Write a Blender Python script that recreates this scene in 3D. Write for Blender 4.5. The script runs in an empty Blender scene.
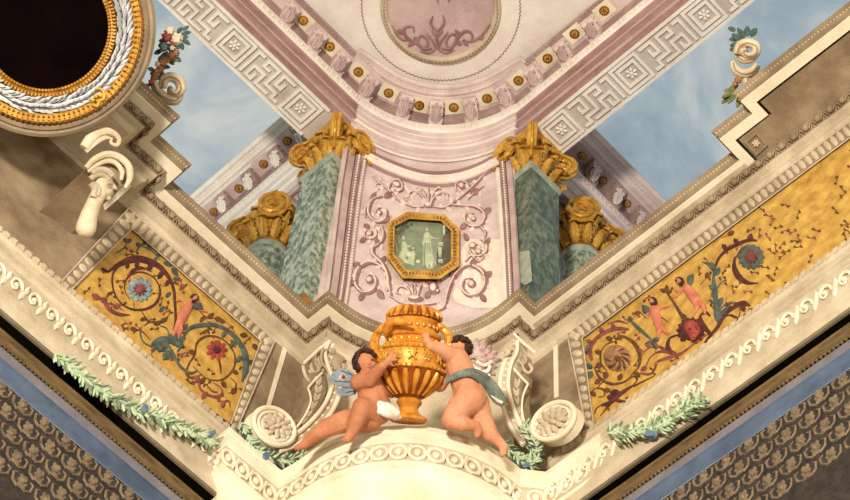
import bpy, bmesh, math, random
from mathutils import Vector, Matrix
random.seed(7)
V = Vector
SC = bpy.context.scene
COL = SC.collection
PI = math.pi
# ------------------------------------------------------------------ camera
F = 2066.0
EL, RO, YA = math.radians(60.449), math.radians(6.237), math.radians(48.928)
fw = V((math.cos(EL)*math.cos(YA), math.cos(EL)*math.sin(YA), math.sin(EL)))
r0 = V((math.sin(YA), -math.cos(YA), 0)); u0 = r0.cross(fw)
rt = r0*math.cos(RO) + u0*math.sin(RO)
up = u0*math.cos(RO) - r0*math.sin(RO)
O = V((0, 0, 1.6))
cam = bpy.data.objects.new('camera', bpy.data.cameras.new('camera'))
COL.objects.link(cam)
M = Matrix((rt, up, -fw)).transposed().to_4x4(); M.translation = O
cam.matrix_world = M
cam.data.sensor_width = 36.0; cam.data.lens = F/850*36.0
cam.data.clip_end = 400
SC.camera = cam
def ray(x, y): return fw + rt*((x-425)/F) + up*((250-y)/F)
# surveyed surfaces of the room: a photo point is read as a point of one of these
class Plane:
    def __init__(s, p, n): s.p = V(p); s.n = V(n).normalized()
    def pt(s, x, y, off=0.0):
        d = ray(x, y); q = s.p + s.n*off
        return O + d*((q-O).dot(s.n)/d.dot(s.n))
    def nor(s, P): return s.n
class Cyl:
    def __init__(s, cx, cy, r): s.c = V((cx, cy)); s.r = r
    def pt(s, x, y, off=0.0):
        d = ray(x, y); r = s.r-off
        o = V((O.x, O.y))-s.c; e = V((d.x, d.y))
        a = e.dot(e); b = o.dot(e); c = o.dot(o)-r*r
        q = max(b*b-a*c, 0)
        return O + d*((-b+math.sqrt(q))/a)
    def nor(s, P):
        v = V((s.c.x-P.x, s.c.y-P.y, 0)); return v.normalized()
def PX(c): return Plane((c, 0, 0), (-1, 0, 0))
def PY(c): return Plane((0, c, 0), (0, -1, 0))
def PZ(c): return Plane((0, 0, c), (0, 0, -1))
DL, DR = 8.0, 7.017
# ------------------------------------------------------------------ materials
def lin(c):
    c = c/255.0
    return c/12.92 if c <= 0.04045 else ((c+0.055)/1.055)**2.4
def mat(name, rgb, rgb2=None, scale=3.0, rough=0.75, metal=0.0, bump=0.15, fine=60.0, contrast=(0.35, 0.65), detail=6, stretch=None, spec=0.25):
    m = bpy.data.materials.new(name); m.use_nodes = True
    nt = m.node_tree; N = nt.nodes; L = nt.links
    b = N['Principled BSDF']; b.inputs['Roughness'].default_value = rough; b.inputs['Metallic'].default_value = metal
    b.inputs['Specular IOR Level'].default_value = spec
    if rgb2 is None: rgb2 = tuple(v*0.84 for v in rgb)
    tc = N.new('ShaderNodeTexCoord')
    src = tc.outputs['Object']
    if stretch:
        mp = N.new('ShaderNodeMapping'); mp.inputs['Scale'].default_value = stretch
        L.new(src, mp.inputs['Vector']); src = mp.outputs['Vector']
    n1 = N.new('ShaderNodeTexNoise'); n1.inputs['Scale'].default_value = scale; n1.inputs['Detail'].default_value = detail
    n1.inputs['Roughness'].default_value = 0.62
    L.new(src, n1.inputs['Vector'])
    cr = N.new('ShaderNodeValToRGB')
    cr.color_ramp.elements[0].position = contrast[0]; cr.color_ramp.elements[1].position = contrast[1]
    cr.color_ramp.elements[0].color = (*[lin(v) for v in rgb2], 1)
    cr.color_ramp.elements[1].color = (*[lin(v) for v in rgb], 1)
    L.new(n1.outputs['Fac'], cr.inputs['Fac'])
    n2 = N.new('ShaderNodeTexNoise'); n2.inputs['Scale'].default_value = fine; n2.inputs['Detail'].default_value = 4
    L.new(src, n2.inputs['Vector'])
    mx = N.new('ShaderNodeMixRGB'); mx.blend_type = 'OVERLAY'; mx.inputs['Fac'].default_value = 0.22
    L.new(cr.outputs['Color'], mx.inputs['Color1']); L.new(n2.outputs['Fac'], mx.inputs['Color2'])
    L.new(mx.outputs['Color'], b.inputs['Base Color'])
    if bump:
        bp = N.new('ShaderNodeBump'); bp.inputs['Strength'].default_value = bump; bp.inputs['Distance'].default_value = 0.02
        L.new(n2.outputs['Fac'], bp.inputs['Height']); L.new(bp.outputs['Normal'], b.inputs['Normal'])
    return m
MT = dict(
  stone=mat('warm_stone', (208, 190, 158), (174, 154, 122)),
  stoneb=mat('brown_stone', (160, 138, 106), (122, 100, 74)),
  cream=mat('cream_plaster', (240, 227, 198), (222, 206, 172)),
  pale=mat('pale_cream_plaster', (240, 226, 196), (222, 202, 166)),
  ivory=mat('ivory_plaster', (236, 225, 208), (220, 204, 186)),
  pink=mat('pink_fresco', (202, 174, 164), (176, 146, 138), scale=2.2),
  pinkl=mat('light_pink_fresco', (222, 200, 188), (194, 168, 160), scale=2.6),
  pinkd=mat('dark_pink_fresco', (172, 134, 124), (142, 106, 98), scale=3),
  mauve=mat('mauve_stone', (180, 150, 140), (148, 118, 110), scale=4),
  pinkrel=mat('rose_grisaille', (164, 124, 114), (134, 94, 88), scale=6),
  gold=mat('gold_ground', (214, 170, 80), (160, 114, 44), scale=9, contrast=(0.3, 0.7), rough=0.6),
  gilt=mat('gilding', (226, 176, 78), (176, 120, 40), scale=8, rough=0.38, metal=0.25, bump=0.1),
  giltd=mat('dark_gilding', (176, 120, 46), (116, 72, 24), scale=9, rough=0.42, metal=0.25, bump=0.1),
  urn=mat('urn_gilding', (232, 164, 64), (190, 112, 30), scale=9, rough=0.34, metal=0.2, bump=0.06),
  urnd=mat('urn_shaded_gilding', (168, 88, 22), (120, 58, 14), scale=9, rough=0.4, metal=0.2, bump=0.06),
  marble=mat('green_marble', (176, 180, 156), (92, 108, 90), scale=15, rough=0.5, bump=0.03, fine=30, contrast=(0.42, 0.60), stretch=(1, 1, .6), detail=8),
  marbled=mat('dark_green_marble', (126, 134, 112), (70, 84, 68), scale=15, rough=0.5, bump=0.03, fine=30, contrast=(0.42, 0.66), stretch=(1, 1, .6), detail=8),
  marblerim=mat('pale_green_marble', (178, 180, 156), (134, 144, 122), scale=9, rough=0.45),
  skin=mat('warm_skin', (214, 152, 112), (194, 126, 86), scale=5, bump=0.02),
  skinb=mat('brown_skin', (196, 130, 90), (170, 102, 66), scale=5, bump=0.02),
  skinp=mat('rosy_skin', (206, 128, 96), (186, 100, 74), scale=9, bump=0.02),
  hair=mat('dark_brown_hair', (70, 44, 28), (42, 26, 18), scale=20, rough=0.6),
  white=mat('white_linen', (236, 224, 206), (208, 188, 164), scale=9),
  bluewing=mat('blue_grey_wing', (148, 156, 160), (104, 114, 122), scale=9),
  pinkfeather=mat('mauve_feather', (208, 180, 166), (158, 124, 116), scale=18),
  sash=mat('green_silk', (140, 144, 124), (78, 90, 78), scale=10, rough=0.45),
  laurel=mat('pale_green_leaf', (206, 214, 172), (160, 182, 140), scale=20),
  laureld=mat('sage_leaf', (146, 156, 118), (96, 108, 78), scale=14),
  rosehi=mat('pale_rose_highlight', (236, 212, 194), (214, 186, 170), scale=7),
  room=mat('room_plaster', (170, 168, 164), (150, 148, 145)),
  blue=mat('blue_ribbon', (112, 130, 148), (74, 94, 118), scale=9),
  maroon=mat('maroon_paint', (96, 46, 38), (58, 28, 26), scale=12),
  redleaf=mat('red_paint', (172, 74, 58), (128, 48, 42), scale=12),
  slate=mat('slate_green_paint', (92, 100, 86), (58, 66, 60), scale=12),
  brownp=mat('brown_paint', (112, 72, 36), (76, 46, 26), scale=12),
  greyblue=mat('grey_blue_paint', (150, 162, 158), (96, 114, 116), scale=18),
  tan=mat('tan_paint', (178, 132, 92), (118, 78, 54), scale=18),
  wood=mat('brown_gilt_wood', (120, 94, 56), (82, 62, 36), scale=5, stretch=(1, 1, 6)),
  black=mat('black_gap_shade', (14, 11, 9), (8, 7, 6), bump=0, spec=0.0),
  lip=mat('dark_stone_lip', (128, 112, 84), (98, 84, 62)),
  lilac=mat('lilac_grey_paint', (126, 118, 118), (104, 98, 98), scale=4),
  bluep=mat('slate_blue_paint', (92, 106, 124), (66, 80, 98), scale=3),
  groove=mat('grey_groove', (200, 184, 168), (178, 160, 144)),
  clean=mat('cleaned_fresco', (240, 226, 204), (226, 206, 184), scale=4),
  redm=mat('dusky_red_paint', (146, 78, 66), (100, 50, 44), scale=14),
  damask=mat('dark_damask', (64, 54, 46), (38, 32, 28), scale=12),
  damaskl=mat('bronze_damask', (134, 112, 84), (92, 76, 56), scale=18),
  grisaille=mat('green_grisaille', (146, 152, 122), (112, 122, 96), scale=5),
  grisl=mat('pale_green_grisaille', (206, 208, 172), (172, 178, 142), scale=9),
  grisd=mat('dark_grisaille', (110, 102, 84), (84, 80, 66), scale=7),
  silver=mat('silver_leaf', (224, 222, 216), (176, 174, 172), scale=14, rough=0.4),
  darkpic=mat('dark_painting', (16, 7, 6), (8, 4, 4), scale=2, bump=0, spec=0.0, rough=1.0),
  silvd=mat('dark_grey_ground', (66, 60, 58), (44, 40, 38), scale=8),
  frame=mat('grey_brown_moulding', (156, 134, 104), (122, 102, 78)),
  bust=mat('bust_stone', (222, 206, 172), (188, 164, 126), scale=4),
  flower=mat('orange_blossom', (176, 120, 72), (126, 76, 44), scale=18),
  flred=mat('red_blossom', (176, 84, 74), (136, 56, 52), scale=18),
  flcream=mat('cream_blossom', (226, 208, 176), (186, 160, 124), scale=18),
  leafd=mat('dark_green_leaf', (84, 102, 88), (48, 66, 62), scale=18),
  leafo=mat('olive_leaf', (126, 124, 78), (86, 86, 52), scale=18),
  lamp=mat('lamp_metal', (150, 130, 90)),
)
# ------------------------------------------------------------------ mesh builder
class MB:
    def __init__(s): s.v = []; s.f = []
    def add(s, vs, fs):
        k = len(s.v); s.v += [V(v) for v in vs]; s.f += [tuple(i+k for i in f) for f in fs]
    def ell(s, c, ax, ay, az, seg=12, rings=7):
        c, ax, ay, az = V(c), V(ax), V(ay), V(az)
        vs = [c+az]; fs = []
        for i in range(1, rings):
            th = PI*i/rings
            for j in range(seg):
                ph = 2*PI*j/seg
                vs.append(c + az*math.cos(th) + (ax*math.cos(ph)+ay*math.sin(ph))*math.sin(th))
        vs.append(c-az); e = len(vs)-1
        for j in range(seg):
            fs.append((0, 1+j, 1+(j+1) % seg))
            b = 1+(rings-2)*seg
            fs.append((e, b+(j+1) % seg, b+j))
        for i in range(rings-2):
            for j in range(seg):
                a = 1+i*seg+j; b = 1+i*seg+(j+1) % seg
                fs.append((a, a+seg, b+seg, b))
        s.add(vs, fs)
    def ball(s, c, r, seg=12, rings=7): s.ell(c, (r, 0, 0), (0, r, 0), (0, 0, r), seg, rings)
    def tube(s, pts, rad, seg=8, flat=None, n=None):
        # round (or, with flat and n, flattened towards n) tapered tube
        pts = [V(p) for p in pts]; m = len(pts)
        if not isinstance(rad, (list, tuple)): rad = [rad]*m
        vs = []; fs = []; prev = None
        for i, p in enumerate(pts):
            t = (pts[min(i+1, m-1)]-pts[max(i-1, 0)])
            t = t.normalized() if t.length > 1e-9 else V((0, 0, 1))
            if n is not None:
                b = (V(n) - t*V(n).dot(t)).normalized()
            else:
                if prev is None:
                    a = V((0, 0, 1)) if abs(t.z) < 0.9 else V((1, 0, 0)); b = (a-t*a.dot(t)).normalized()
                else: b = (prev-t*prev.dot(t)).normalized()
            prev = b; c = t.cross(b)
            fl = flat if flat else 1.0
            for j in range(seg):
                a = 2*PI*j/seg
                vs.append(p + c*(rad[i]*math.cos(a)) + b*(rad[i]*fl*math.sin(a)))
        for i in range(m-1):
            for j in range(seg):
                a = i*seg+j; b2 = i*seg+(j+1) % seg
                fs.append((a, b2, b2+seg, a+seg))
        fs.append(tuple(range(seg-1, -1, -1))); fs.append(tuple((m-1)*seg+j for j in range(seg)))
        s.add(vs, fs)
    def prism(s, front, back):
        n = len(front); vs = list(front)+list(back)
        fs = [tuple(range(n)), tuple(range(2*n-1, n-1, -1))]
        for i in range(n):
            j = (i+1) % n; fs.append((j, i, i+n, j+n))
        s.add(vs, fs)
    def ring(s, o, i, ob, ib):
        # closed band between two loops with thickness (front outer, front inner, back outer, back inner)
        n = len(o); vs = list(o)+list(i)+list(ob)+list(ib); fs = []
        for a in range(n):
            b = (a+1) % n
            fs += [(a, b, n+b, n+a), (a, 2*n+a, 2*n+b, b), (n+a, n+b, 3*n+b, 3*n+a), (2*n+a, 3*n+a, 3*n+b, 2*n+b)]
        s.add(vs, fs)
    def box(s, c, ax, ay, az):
        c, ax, ay, az = V(c), V(ax), V(ay), V(az)
        q = [(-1, -1), (1, -1), (1, 1), (-1, 1)]
        s.prism([c+ax*a+ay*b+az for a, b in q], [c+ax*a+ay*b-az for a, b in q])
    def lathe(s, o, ax, ay, az, prof, seg=32, lobes=0, depth=0.0, lob=None):
        o, ax, ay, az = V(o), V(ax), V(ay), V(az); vs = []; fs = []
        for k, (r, z) in enumerate(prof):
            for j in range(seg):
                a = 2*PI*j/seg; rr = r
                if lobes and lob and lob[0] <= k <= lob[1]: rr = r*(1-depth*(0.5-0.5*abs(math.cos(lobes*a/2)))*2)
                vs.append(o + (ax*math.cos(a)+ay*math.sin(a))*rr + az*z)
        for k in range(len(prof)-1):
            for j in range(seg):
                a = k*seg+j; b = k*seg+(j+1) % seg
                fs.append((a, b, b+seg, a+seg))
        fs.append(tuple(range(seg-1, -1, -1))); fs.append(tuple((len(prof)-1)*seg+j for j in range(seg)))
        s.add(vs, fs)
    def leaf(s, base, tip, side, nrm, w, curl=0.0, seg=6, thick=0.012, ridge=0.25, lobed=0):
        # pointed leaf with a raised midrib, curling along nrm, and real thickness
        base, tip, side, nrm = V(base), V(tip), V(side).normalized(), V(nrm).normalized()
        L_ = (tip-base).length; T = []; B = []
        for i in range(seg+1):
            t = i/seg; hw = w*math.sin(PI*min(t*0.86+0.10, 1.0))**0.8*(1 if i < seg else 0.12)
            if lobed: hw *= 1.0 - 0.30*(i % 2)
            c = base.lerp(tip, t) + nrm*(curl*L_*t*t + w*ridge)
            T += [c-side*hw-nrm*(w*ridge), c, c+side*hw-nrm*(w*ridge)]
        n = len(T); vs = T+[p-nrm*thick for p in T]; fs = []
        for i in range(seg):
            for j in range(2):
                a = i*3+j; fs += [(a, a+1, a+4, a+3), (n+a, n+a+3, n+a+4, n+a+1)]
            a = i*3; fs += [(a, a+3, n+a+3, n+a), (a+2, n+a+2, n+a+5, a+5)]
        fs += [(0, n, n+1, 1), (1, n+1, n+2, 2)]
        e = seg*3; fs += [(e, e+1, n+e+1, n+e), (e+1, e+2, n+e+2, n+e+1)]
        s.add(vs, fs)
    def build(s, name, m, parent=None, angle=35, voxel=None, smooth=0, keep=True):
        me = bpy.data.meshes.new(name); me.from_pydata([tuple(v) for v in s.v], [], s.f); me.update()
        bm = bmesh.new(); bm.from_mesh(me)
        bmesh.ops.recalc_face_normals(bm, faces=bm.faces); bm.to_mesh(me); bm.free()
        o = bpy.data.objects.new(name, me); COL.objects.link(o)
        if voxel:
            md = o.modifiers.new('r', 'REMESH'); md.mode = 'VOXEL'; md.voxel_size = voxel
            if smooth:
                ms = o.modifiers.new('s', 'SMOOTH'); ms.iterations = smooth; ms.factor = 0.5
            dg = bpy.context.evaluated_depsgraph_get(); dg.update()
            nm = bpy.data.meshes.new_from_object(o.evaluated_get(dg)); o.modifiers.clear(); o.data = nm; me = nm
            me.shade_smooth()
        else:
            me.shade_smooth(); me.set_sharp_from_angle(angle=math.radians(angle))
        me.materials.clear(); me.materials.append(MT[m] if isinstance(m, str) else m)
        if parent is not None:
            o.parent = parent; o.matrix_parent_inverse = parent.matrix_world.inverted()
        return o
def tag(o, label, cat, group=None):
    o['label'] = label; o['category'] = cat
    if group: o['group'] = group
    return o
def struct(o): o['kind'] = 'structure'; return o
def thing(name, loc, label, cat, group=None):
    o = bpy.data.objects.new(name, None); COL.objects.link(o); o.empty_display_size = 0.1
    o.location = loc; o.matrix_world = Matrix.Translation(V(loc))
    return tag(o, label, cat, group)
ORD = ['first', 'second', 'third', 'fourth', 'fifth', 'sixth', 'seventh', 'eighth', 'ninth', 'tenth', 'eleventh', 'twelfth']
# ------------------------------------------------------------------ sweeps along a wall path (room on the right hand)
def frames(path):
    P = [V((p[0], p[1])) for p in path]; out = []
    for i in range(len(P)):
        ns = []
        if i > 0: d = (P[i]-P[i-1]).normalized(); ns.append(V((d.y, -d.x)))
        if i < len(P)-1: d = (P[i+1]-P[i]).normalized(); ns.append(V((d.y, -d.x)))
        n = ns[0] if len(ns) == 1 else (ns[0]+ns[1])/max(1+ns[0].dot(ns[1]), 0.2)
        out.append((P[i], n))
    return out
def sweep(mb, path, prof, closed=False):
    fr = frames(path); n = len(prof)
    vs = [V((p.x+nn.x*q, p.y+nn.y*q, z)) for p, nn in fr for q, z in prof]; fs = []
    for i in range(len(fr)-1):
        for k in range(n if closed else n-1):
            a = i*n+k; b = i*n+(k+1) % n
            fs.append((a, b, b+n, a+n))
    if closed:
        fs.append(tuple(range(n-1, -1, -1))); fs.append(tuple((len(fr)-1)*n+k for k in range(n)))
    mb.add(vs, fs)
def walk(path, p, z, step, start=0.0):
    # points at equal steps along the offset path: (position, tangent, outward normal)
    fr = frames(path); Q = [V((a.x+n.x*p, a.y+n.y*p, z)) for a, n in fr]; out = []; need = start
    for a, b in zip(Q, Q[1:]):
        L_ = (b-a).length
        if L_ < 1e-6: continue
        t = (b-a)/L_; n = V((t.y, -t.x, 0)); s = need
        while s < L_:
            out.append((a+t*s, t, n)); s += step
        need = s-L_
    return out
def arc(cx, cy, r, a0, a1, n):
    return [(cx+r*math.cos(math.radians(a0+(a1-a0)*i/n)), cy+r*math.sin(math.radians(a0+(a1-a0)*i/n))) for i in range(n+1)]
UZ = V((0, 0, 1))
def smoothpts(pts, sub=5):
    # Catmull-Rom through traced points
    if len(pts) < 3: return list(pts)
    P = [pts[0]]+list(pts)+[pts[-1]]; out = []
    for i in range(1, len(P)-2):
        for k in range(sub):
            t = k/sub; q = []
            for c in range(len(P[1])):
                a, b, d, e = P[i-1][c], P[i][c], P[i+1][c], P[i+2][c]
                q.append(0.5*((2*b)+(-a+d)*t+(2*a-5*b+4*d-e)*t*t+(-a+3*b-3*d+e)*t**3))
            out.append(tuple(q))
    out.append(tuple(pts[-1])); return out
PXM = 0.0085     # metres per photo pixel at the corner
def stem(mb, sf, pts, w, off=0.0, flat=0.55, taper=True, seg=8, sub=4):
    # a raised scroll stem on a surface; pts are photo points, w the width in photo pixels (or one per point)
    ws = w if isinstance(w, (list, tuple)) else [w*(0.35+0.65*math.sin(PI*(0.15+0.85*i/max(len(pts)-1, 1)))) if taper else w for i in range(len(pts))]
    q = smoothpts([(p[0], p[1], ww) for p, ww in zip(pts, ws)], sub)
    P = [sf.pt(a, b, off) for a, b, c in q]
    mb.tube(P, [max(c, 0.4)*PXM*0.5 for a, b, c in q], seg, flat, sf.nor(P[len(P)//2]))
def blob(mb, sf, x, y, rx, ry=None, rot=0, off=0.0, h=0.5, seg=14):
    # a rounded boss on a surface, rx and ry in photo pixels
    ry = rx if ry is None else ry
    c = sf.pt(x, y, off); n = sf.nor(c); ca, sa = math.cos(math.radians(rot)), math.sin(math.radians(rot))
    a = sf.pt(x+rx*ca, y+rx*sa, off)-c; b = sf.pt(x-ry*sa, y+ry*ca, off)-c
    mb.ell(c, a, b, n*(min(rx, ry)*PXM*h), seg, 8)
def pleaf(mb, sf, x0, y0, x1, y1, w, off=0.0, curl=0.0, seg=6, lobed=0):
    a = sf.pt(x0, y0, off); b = sf.pt(x1, y1, off); n = sf.nor(a)
    dx, dy = x1-x0, y1-y0; L_ = math.hypot(dx, dy) or 1
    s = sf.pt(x0-dy/L_*w, y0+dx/L_*w, off)-a
    mb.leaf(a, b, s, n, s.length, curl, seg, lobed=lobed)
def slab(mb, sf, poly, off, back):
    mb.prism([sf.pt(x, y, off) for x, y in poly], [p - sf.nor(p)*(off-back) for p in [sf.pt(x, y, off) for x, y in poly]])
# =================================================================== SETTING
CX, CY = 5.61, 6.60            # axis of the corner apse
XE, YE = -1.0, -1.5            # where the modelled walls end, far outside the picture
# ---- great cornice between the frieze and the open loggia
CORN = [(XE, 7.50), (3.36, 7.50), (3.36, 7.76), (3.74, 7.76), (3.74, 8.0), (5.71, 8.0)] + \
       arc(5.66, 6.59, 1.165, 87.5, -5.0, 28) + [(DR, 6.49), (DR, 3.97), (6.755, 3.97), (6.755, 3.62), (6.60, 3.62), (6.60, YE)]
CLOW = CORN[:CORN.index((DR, 6.49))+1] + [(DR, YE)]
def cornice_band(name, prof, m, path=CORN):
    mb = MB(); sweep(mb, path, prof); return struct(mb.build(name, m))
cornice_band('trim_1', [(-.12, 16.9), (-.085, 16.92), (-.085, 17.0), (-.04, 17.0), (-.035, 17.03)], 'stone', CLOW)
egg = MB()
sweep(egg, CLOW, [(-.035, 17.03), (-.005, 17.06), (.015, 17.10), (.015, 17.115)])
for P, t, n in walk(CLOW, -.005, 17.065, 0.125, 0.06):
    egg.ell(P+n*.012, t*.036, n*.030, UZ*.046, 10, 6)
    for sgn in (-1, 1):
        egg.tube([P+t*(sgn*.047)+UZ*.04+n*.012, P+t*(sgn*.052)-UZ*.005+n*.02, P+t*(sgn*.026)-UZ*.05+n*.008], [.010, .011, .006], 5)
    egg.tube([P+t*.0625+UZ*.035+n*.014, P+t*.0625-UZ*.05+n*.006], [.011, .004], 5)
struct(egg.build('trim_2', 'stoneb'))
cornice_band('trim_3', [(.015, 17.115), (.105, 17.115), (.105, 17.13)], 'cream')
mb = MB(); mb.prism([V((x, y, 17.1155)) for x, y in ((7.03, 3.96), (6.76, 3.96), (6.76, 3.61), (6.61, 3.61), (6.61, YE), (7.03, YE))], [V((x, y, 17.15)) for x, y in ((7.03, 3.96), (6.76, 3.96), (6.76, 3.61), (6.61, 3.61), (6.61, YE), (7.03, YE))]); struct(mb.build('trim_127', 'stoneb'))
mb = MB(); sweep(mb, [(DR, 6.44), (DR, 4.06)], [(.012, 17.10), (.012, 17.108), (.062, 17.108), (.062, 17.118)]); struct(mb.build('trim_128', 'stone'))
mb = MB(); mb.prism([V((x, y, 16.90)) for x, y in ((XE, 8.13), (3.63, 8.13), (3.63, 7.87), (3.25, 7.87), (3.25, 7.61), (XE, 7.61))], [V((x, y, 16.93)) for x, y in ((XE, 8.13), (3.63, 8.13), (3.63, 7.87), (3.25, 7.87), (3.25, 7.61), (XE, 7.61))]); struct(mb.build('trim_129', 'stone'))
cornice_band('trim_4', [(.105, 17.13), (.112, 17.19), (.125, 17.20), (.135, 17.235), (.15, 17.245), (.15, 17.265), (-.75, 17.28)], 'stoneb')
bd = MB()
for P, t, n in walk(CORN, .128, 17.212, 0.032): bd.ell(P, t*.011, n*.009, UZ*.011, 6, 4)
struct(bd.build('trim_5', 'stone'))
# ---- frieze walls (the panels hang on them), corner wall behind the figures
FRZ = [(XE, 8.12), (5.71-.13, 8.12), (5.58, 7.99)]
def wall(name, path, prof, m):
    mb = MB(); sweep(mb, path, prof); return struct(mb.build(name, m))
wall('wall_left', [(XE, 8.12), (5.82, 8.12)], [(0, 14.6), (0, 17.02)], 'stoneb')
wall('wall_right', [(7.137, 6.62), (7.137, YE)], [(0, 14.6), (0, 17.02)], 'stoneb')
ARCW = [(5.80, 8.16)] + arc(5.66, 6.59, 1.27, 83.7, .6, 26) + [(7.18, 6.603)]
wall('trim_120', ARCW[1:-1], [(0, 14.5), (0, 17.03)], 'stone')
wall('trim_125', ARCW[:2], [(0, 14.5), (0, 17.03)], 'stoneb'); wall('trim_126', ARCW[-2:], [(0, 14.5), (0, 17.03)], 'stoneb')  # end returns of the corner wall
# plain stone string above the panels and the upright fillets beside them
mb = MB(); sweep(mb, [(XE, 8.12), (5.81, 8.12)], [(0, 16.84), (.014, 16.845), (.014, 16.885), (0, 16.89)]); struct(mb.build('trim_6', 'stone'))
mb = MB(); sweep(mb, [(7.137, 6.60), (7.137, YE)], [(0, 16.84), (.014, 16.845), (.014, 16.885), (0, 16.89)]); struct(mb.build('trim_7', 'stone'))
SL, SR = PY(8.12), PX(7.137)
mb = MB(); slab(mb, SL, [(285, 341), (289, 344), (271, 405), (267, 405)], .010, -.01); struct(mb.build('trim_8', 'cream'))
mb = MB(); slab(mb, SR, [(553, 335), (557, 332), (558, 396), (554, 398)], .010, -.01); struct(mb.build('trim_9', 'cream'))
# ---- base mouldings of the frieze and the real room cornice under it
LOWL = [(XE, 8.0), (7.0, 8.0)]; LOWR = [(DR, 8.0), (DR, YE)]
strips = [('base', [(-.12, 15.19), (-.07, 15.16), (-.07, 15.10), (-.09, 15.08), (-.09, 15.00), (-.05, 14.97), (-.05, 14.93)], 'stone'),
          ('fillet', [(-.05, 14.93), (-.035, 14.9), (-.035, 14.84), (-.06, 14.83), (-.06, 14.80), (-.02, 14.74), (0, 14.72)], 'stone'),
          ('leafband', [(0, 14.72), (0, 14.68), (.012, 14.4), (.02, 14.19), (.02, 14.15)], 'stone'),
          ('lip', [(.02, 14.15), (.03, 14.14), (.03, 14.10), (.01, 14.10)], 'lip'),
          ('gap', [(.01, 14.10), (-.05, 14.09), (-.06, 13.9), (.115, 13.805)], 'black'),  # recess coloured black in place of its own shade
          ('wood', [(.115, 13.805), (.125, 13.80), (.125, 13.77), (.11, 13.765), (.11, 13.74), (.12, 13.73), (.12, 13.69), (.10, 13.68)], 'wood'),
          ('lilac', [(.10, 13.65), (.10, 13.555)], 'lilac'),
          ('blue', [(.10, 13.555), (.085, 13.55), (.085, 13.43), (.09, 13.42), (.09, 13.36)], 'bluep'),
          ('damask', [(.085, 13.36), (.085, 11.0)], 'damask')]
for k, (side, path) in enumerate((('left', LOWL), ('right', LOWR))):
    for i, (nm, pr, m) in enumerate(strips):
        mb = MB(); sweep(mb, path, pr)
        if nm == 'base':
            for P, t, n in walk(path, -.068, 15.13, .075): mb.box(P, t*.022, n*.012, UZ*.028)
        if nm == 'leafband':
            struct(mb.build('trim_%d' % (130+k), m)); mb = MB(); m = 'cream'
            for P, t, n in walk(path, .012, 14.53, .175):
                q = [P + t*(math.cos(c)*(.062-.0075*c)) + UZ*(math.sin(c)*(.105-.0125*c)) + n*.008 for c in [.5*k for k in range(14)]]
                mb.tube(q, [.015*(1-.04*k) for k in range(14)], 6); mb.ball(P+n*.012, .022, 8, 5)
                for sg in (-1, 1): mb.leaf(P+t*.0875-UZ*(sg*.02), P+t*.0875+t*(sg*.02)+UZ*(sg*.11), t, n, .022, .05, 5, ridge=.4, thick=.01)
        o = mb.build('wall_lower_%s' % side if nm == 'damask' else 'trim_%d' % (10+k*10+i), m); struct(o)
    mb = MB()
    for P, t, n in walk(path, .105, 13.665, .036): mb.ball(P, .014, 6, 4)
    struct(mb.build('trim_%d' % (19+k*10), 'wood'))
# raised figure of the damask wall
for k, path in enumerate((LOWL, LOWR)):
    mb = MB(); i = 0
    for P, t, n in walk(path, .088, 13.2, .20):
        for z in (13.29, 13.12, 12.95, 12.78, 12.61):
            Q = V((P.x, P.y, z)) + t*(.10 if round(z*100) % 34 > 12 else 0)
            for a in range(6):
                d = t*math.cos(a*PI/3)*.5 + UZ*math.sin(a*PI/3)
                mb.leaf(Q+d*.02, Q+d*.085, d.cross(n), n, .022, 0, 4, thick=.004, ridge=.15)
            for sg in (-1, 1):
                mb.tube([Q+t*(sg*.03)-UZ*.075, Q+t*(sg*.075)-UZ*.04, Q+t*(sg*.085)+UZ*.03, Q+t*(sg*.055)+UZ*.05], [.009, .011, .010, .005], 5)
            mb.ball(Q, .022, 8, 5)
        i += 1
    struct(mb.build('trim_%d' % (30+k), 'damaskl'))
# ---- corner pedestal with its bowed balcony (carries urn, cherubs, scrolls)
PED = [(5.055, 8.2), (5.04, 7.855), (5.60, 7.845)] + arc(6.83, 7.63, 1.205, 178.5, 270, 30) + [(6.975, 6.30), (6.985, 5.745), (7.25, 5.745)]
ZL = 14.8
mb = MB(); sweep(mb, PED, [(-.9, ZL), (-.02, ZL), (0, ZL-.01), (0, ZL-.07), (-.012, ZL-.075), (-.012, ZL-.19), (-.03, ZL-.20)]); struct(mb.build('trim_40', 'pale'))
mb = MB(); sweep(mb, PED, [(-.03, ZL-.20), (-.045, ZL-.21), (-.045, ZL-.43), (-.03, ZL-.44)]); struct(mb.build('trim_41', 'stone'))
gu = MB()
for P, t, n in walk(PED, -.042, ZL-.315, .145, .05):
    ring = []
    for a in range(13): ring.append(P + t*(math.cos(a*PI/6)*.062) + UZ*(math.sin(a*PI/6)*.085) + n*.006)
    gu.tube(ring, .014, 6)
    gu.ell(P+n*.006, t*.028, n*.02, UZ*.038, 8, 5)
    gu.tube([P+t*.05-UZ*.08+n*.012, P+t*.0725+n*.016, P+t*.095+UZ*.08+n*.012], .011, 5)
struct(gu.build('trim_42', 'pale'))
mb = MB(); sweep(mb, PED, [(-.03, ZL-.44), (-.02, ZL-.45), (-.02, ZL-.50), (-.05, ZL-.51), (-.07, ZL-.56), (-.10, ZL-.60), (-.10, ZL-1.6)]); struct(mb.build('trim_43', 'pale'))
# scrolled relief on the bow under the ledge
SB = Cyl(0, 0, 1)
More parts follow.
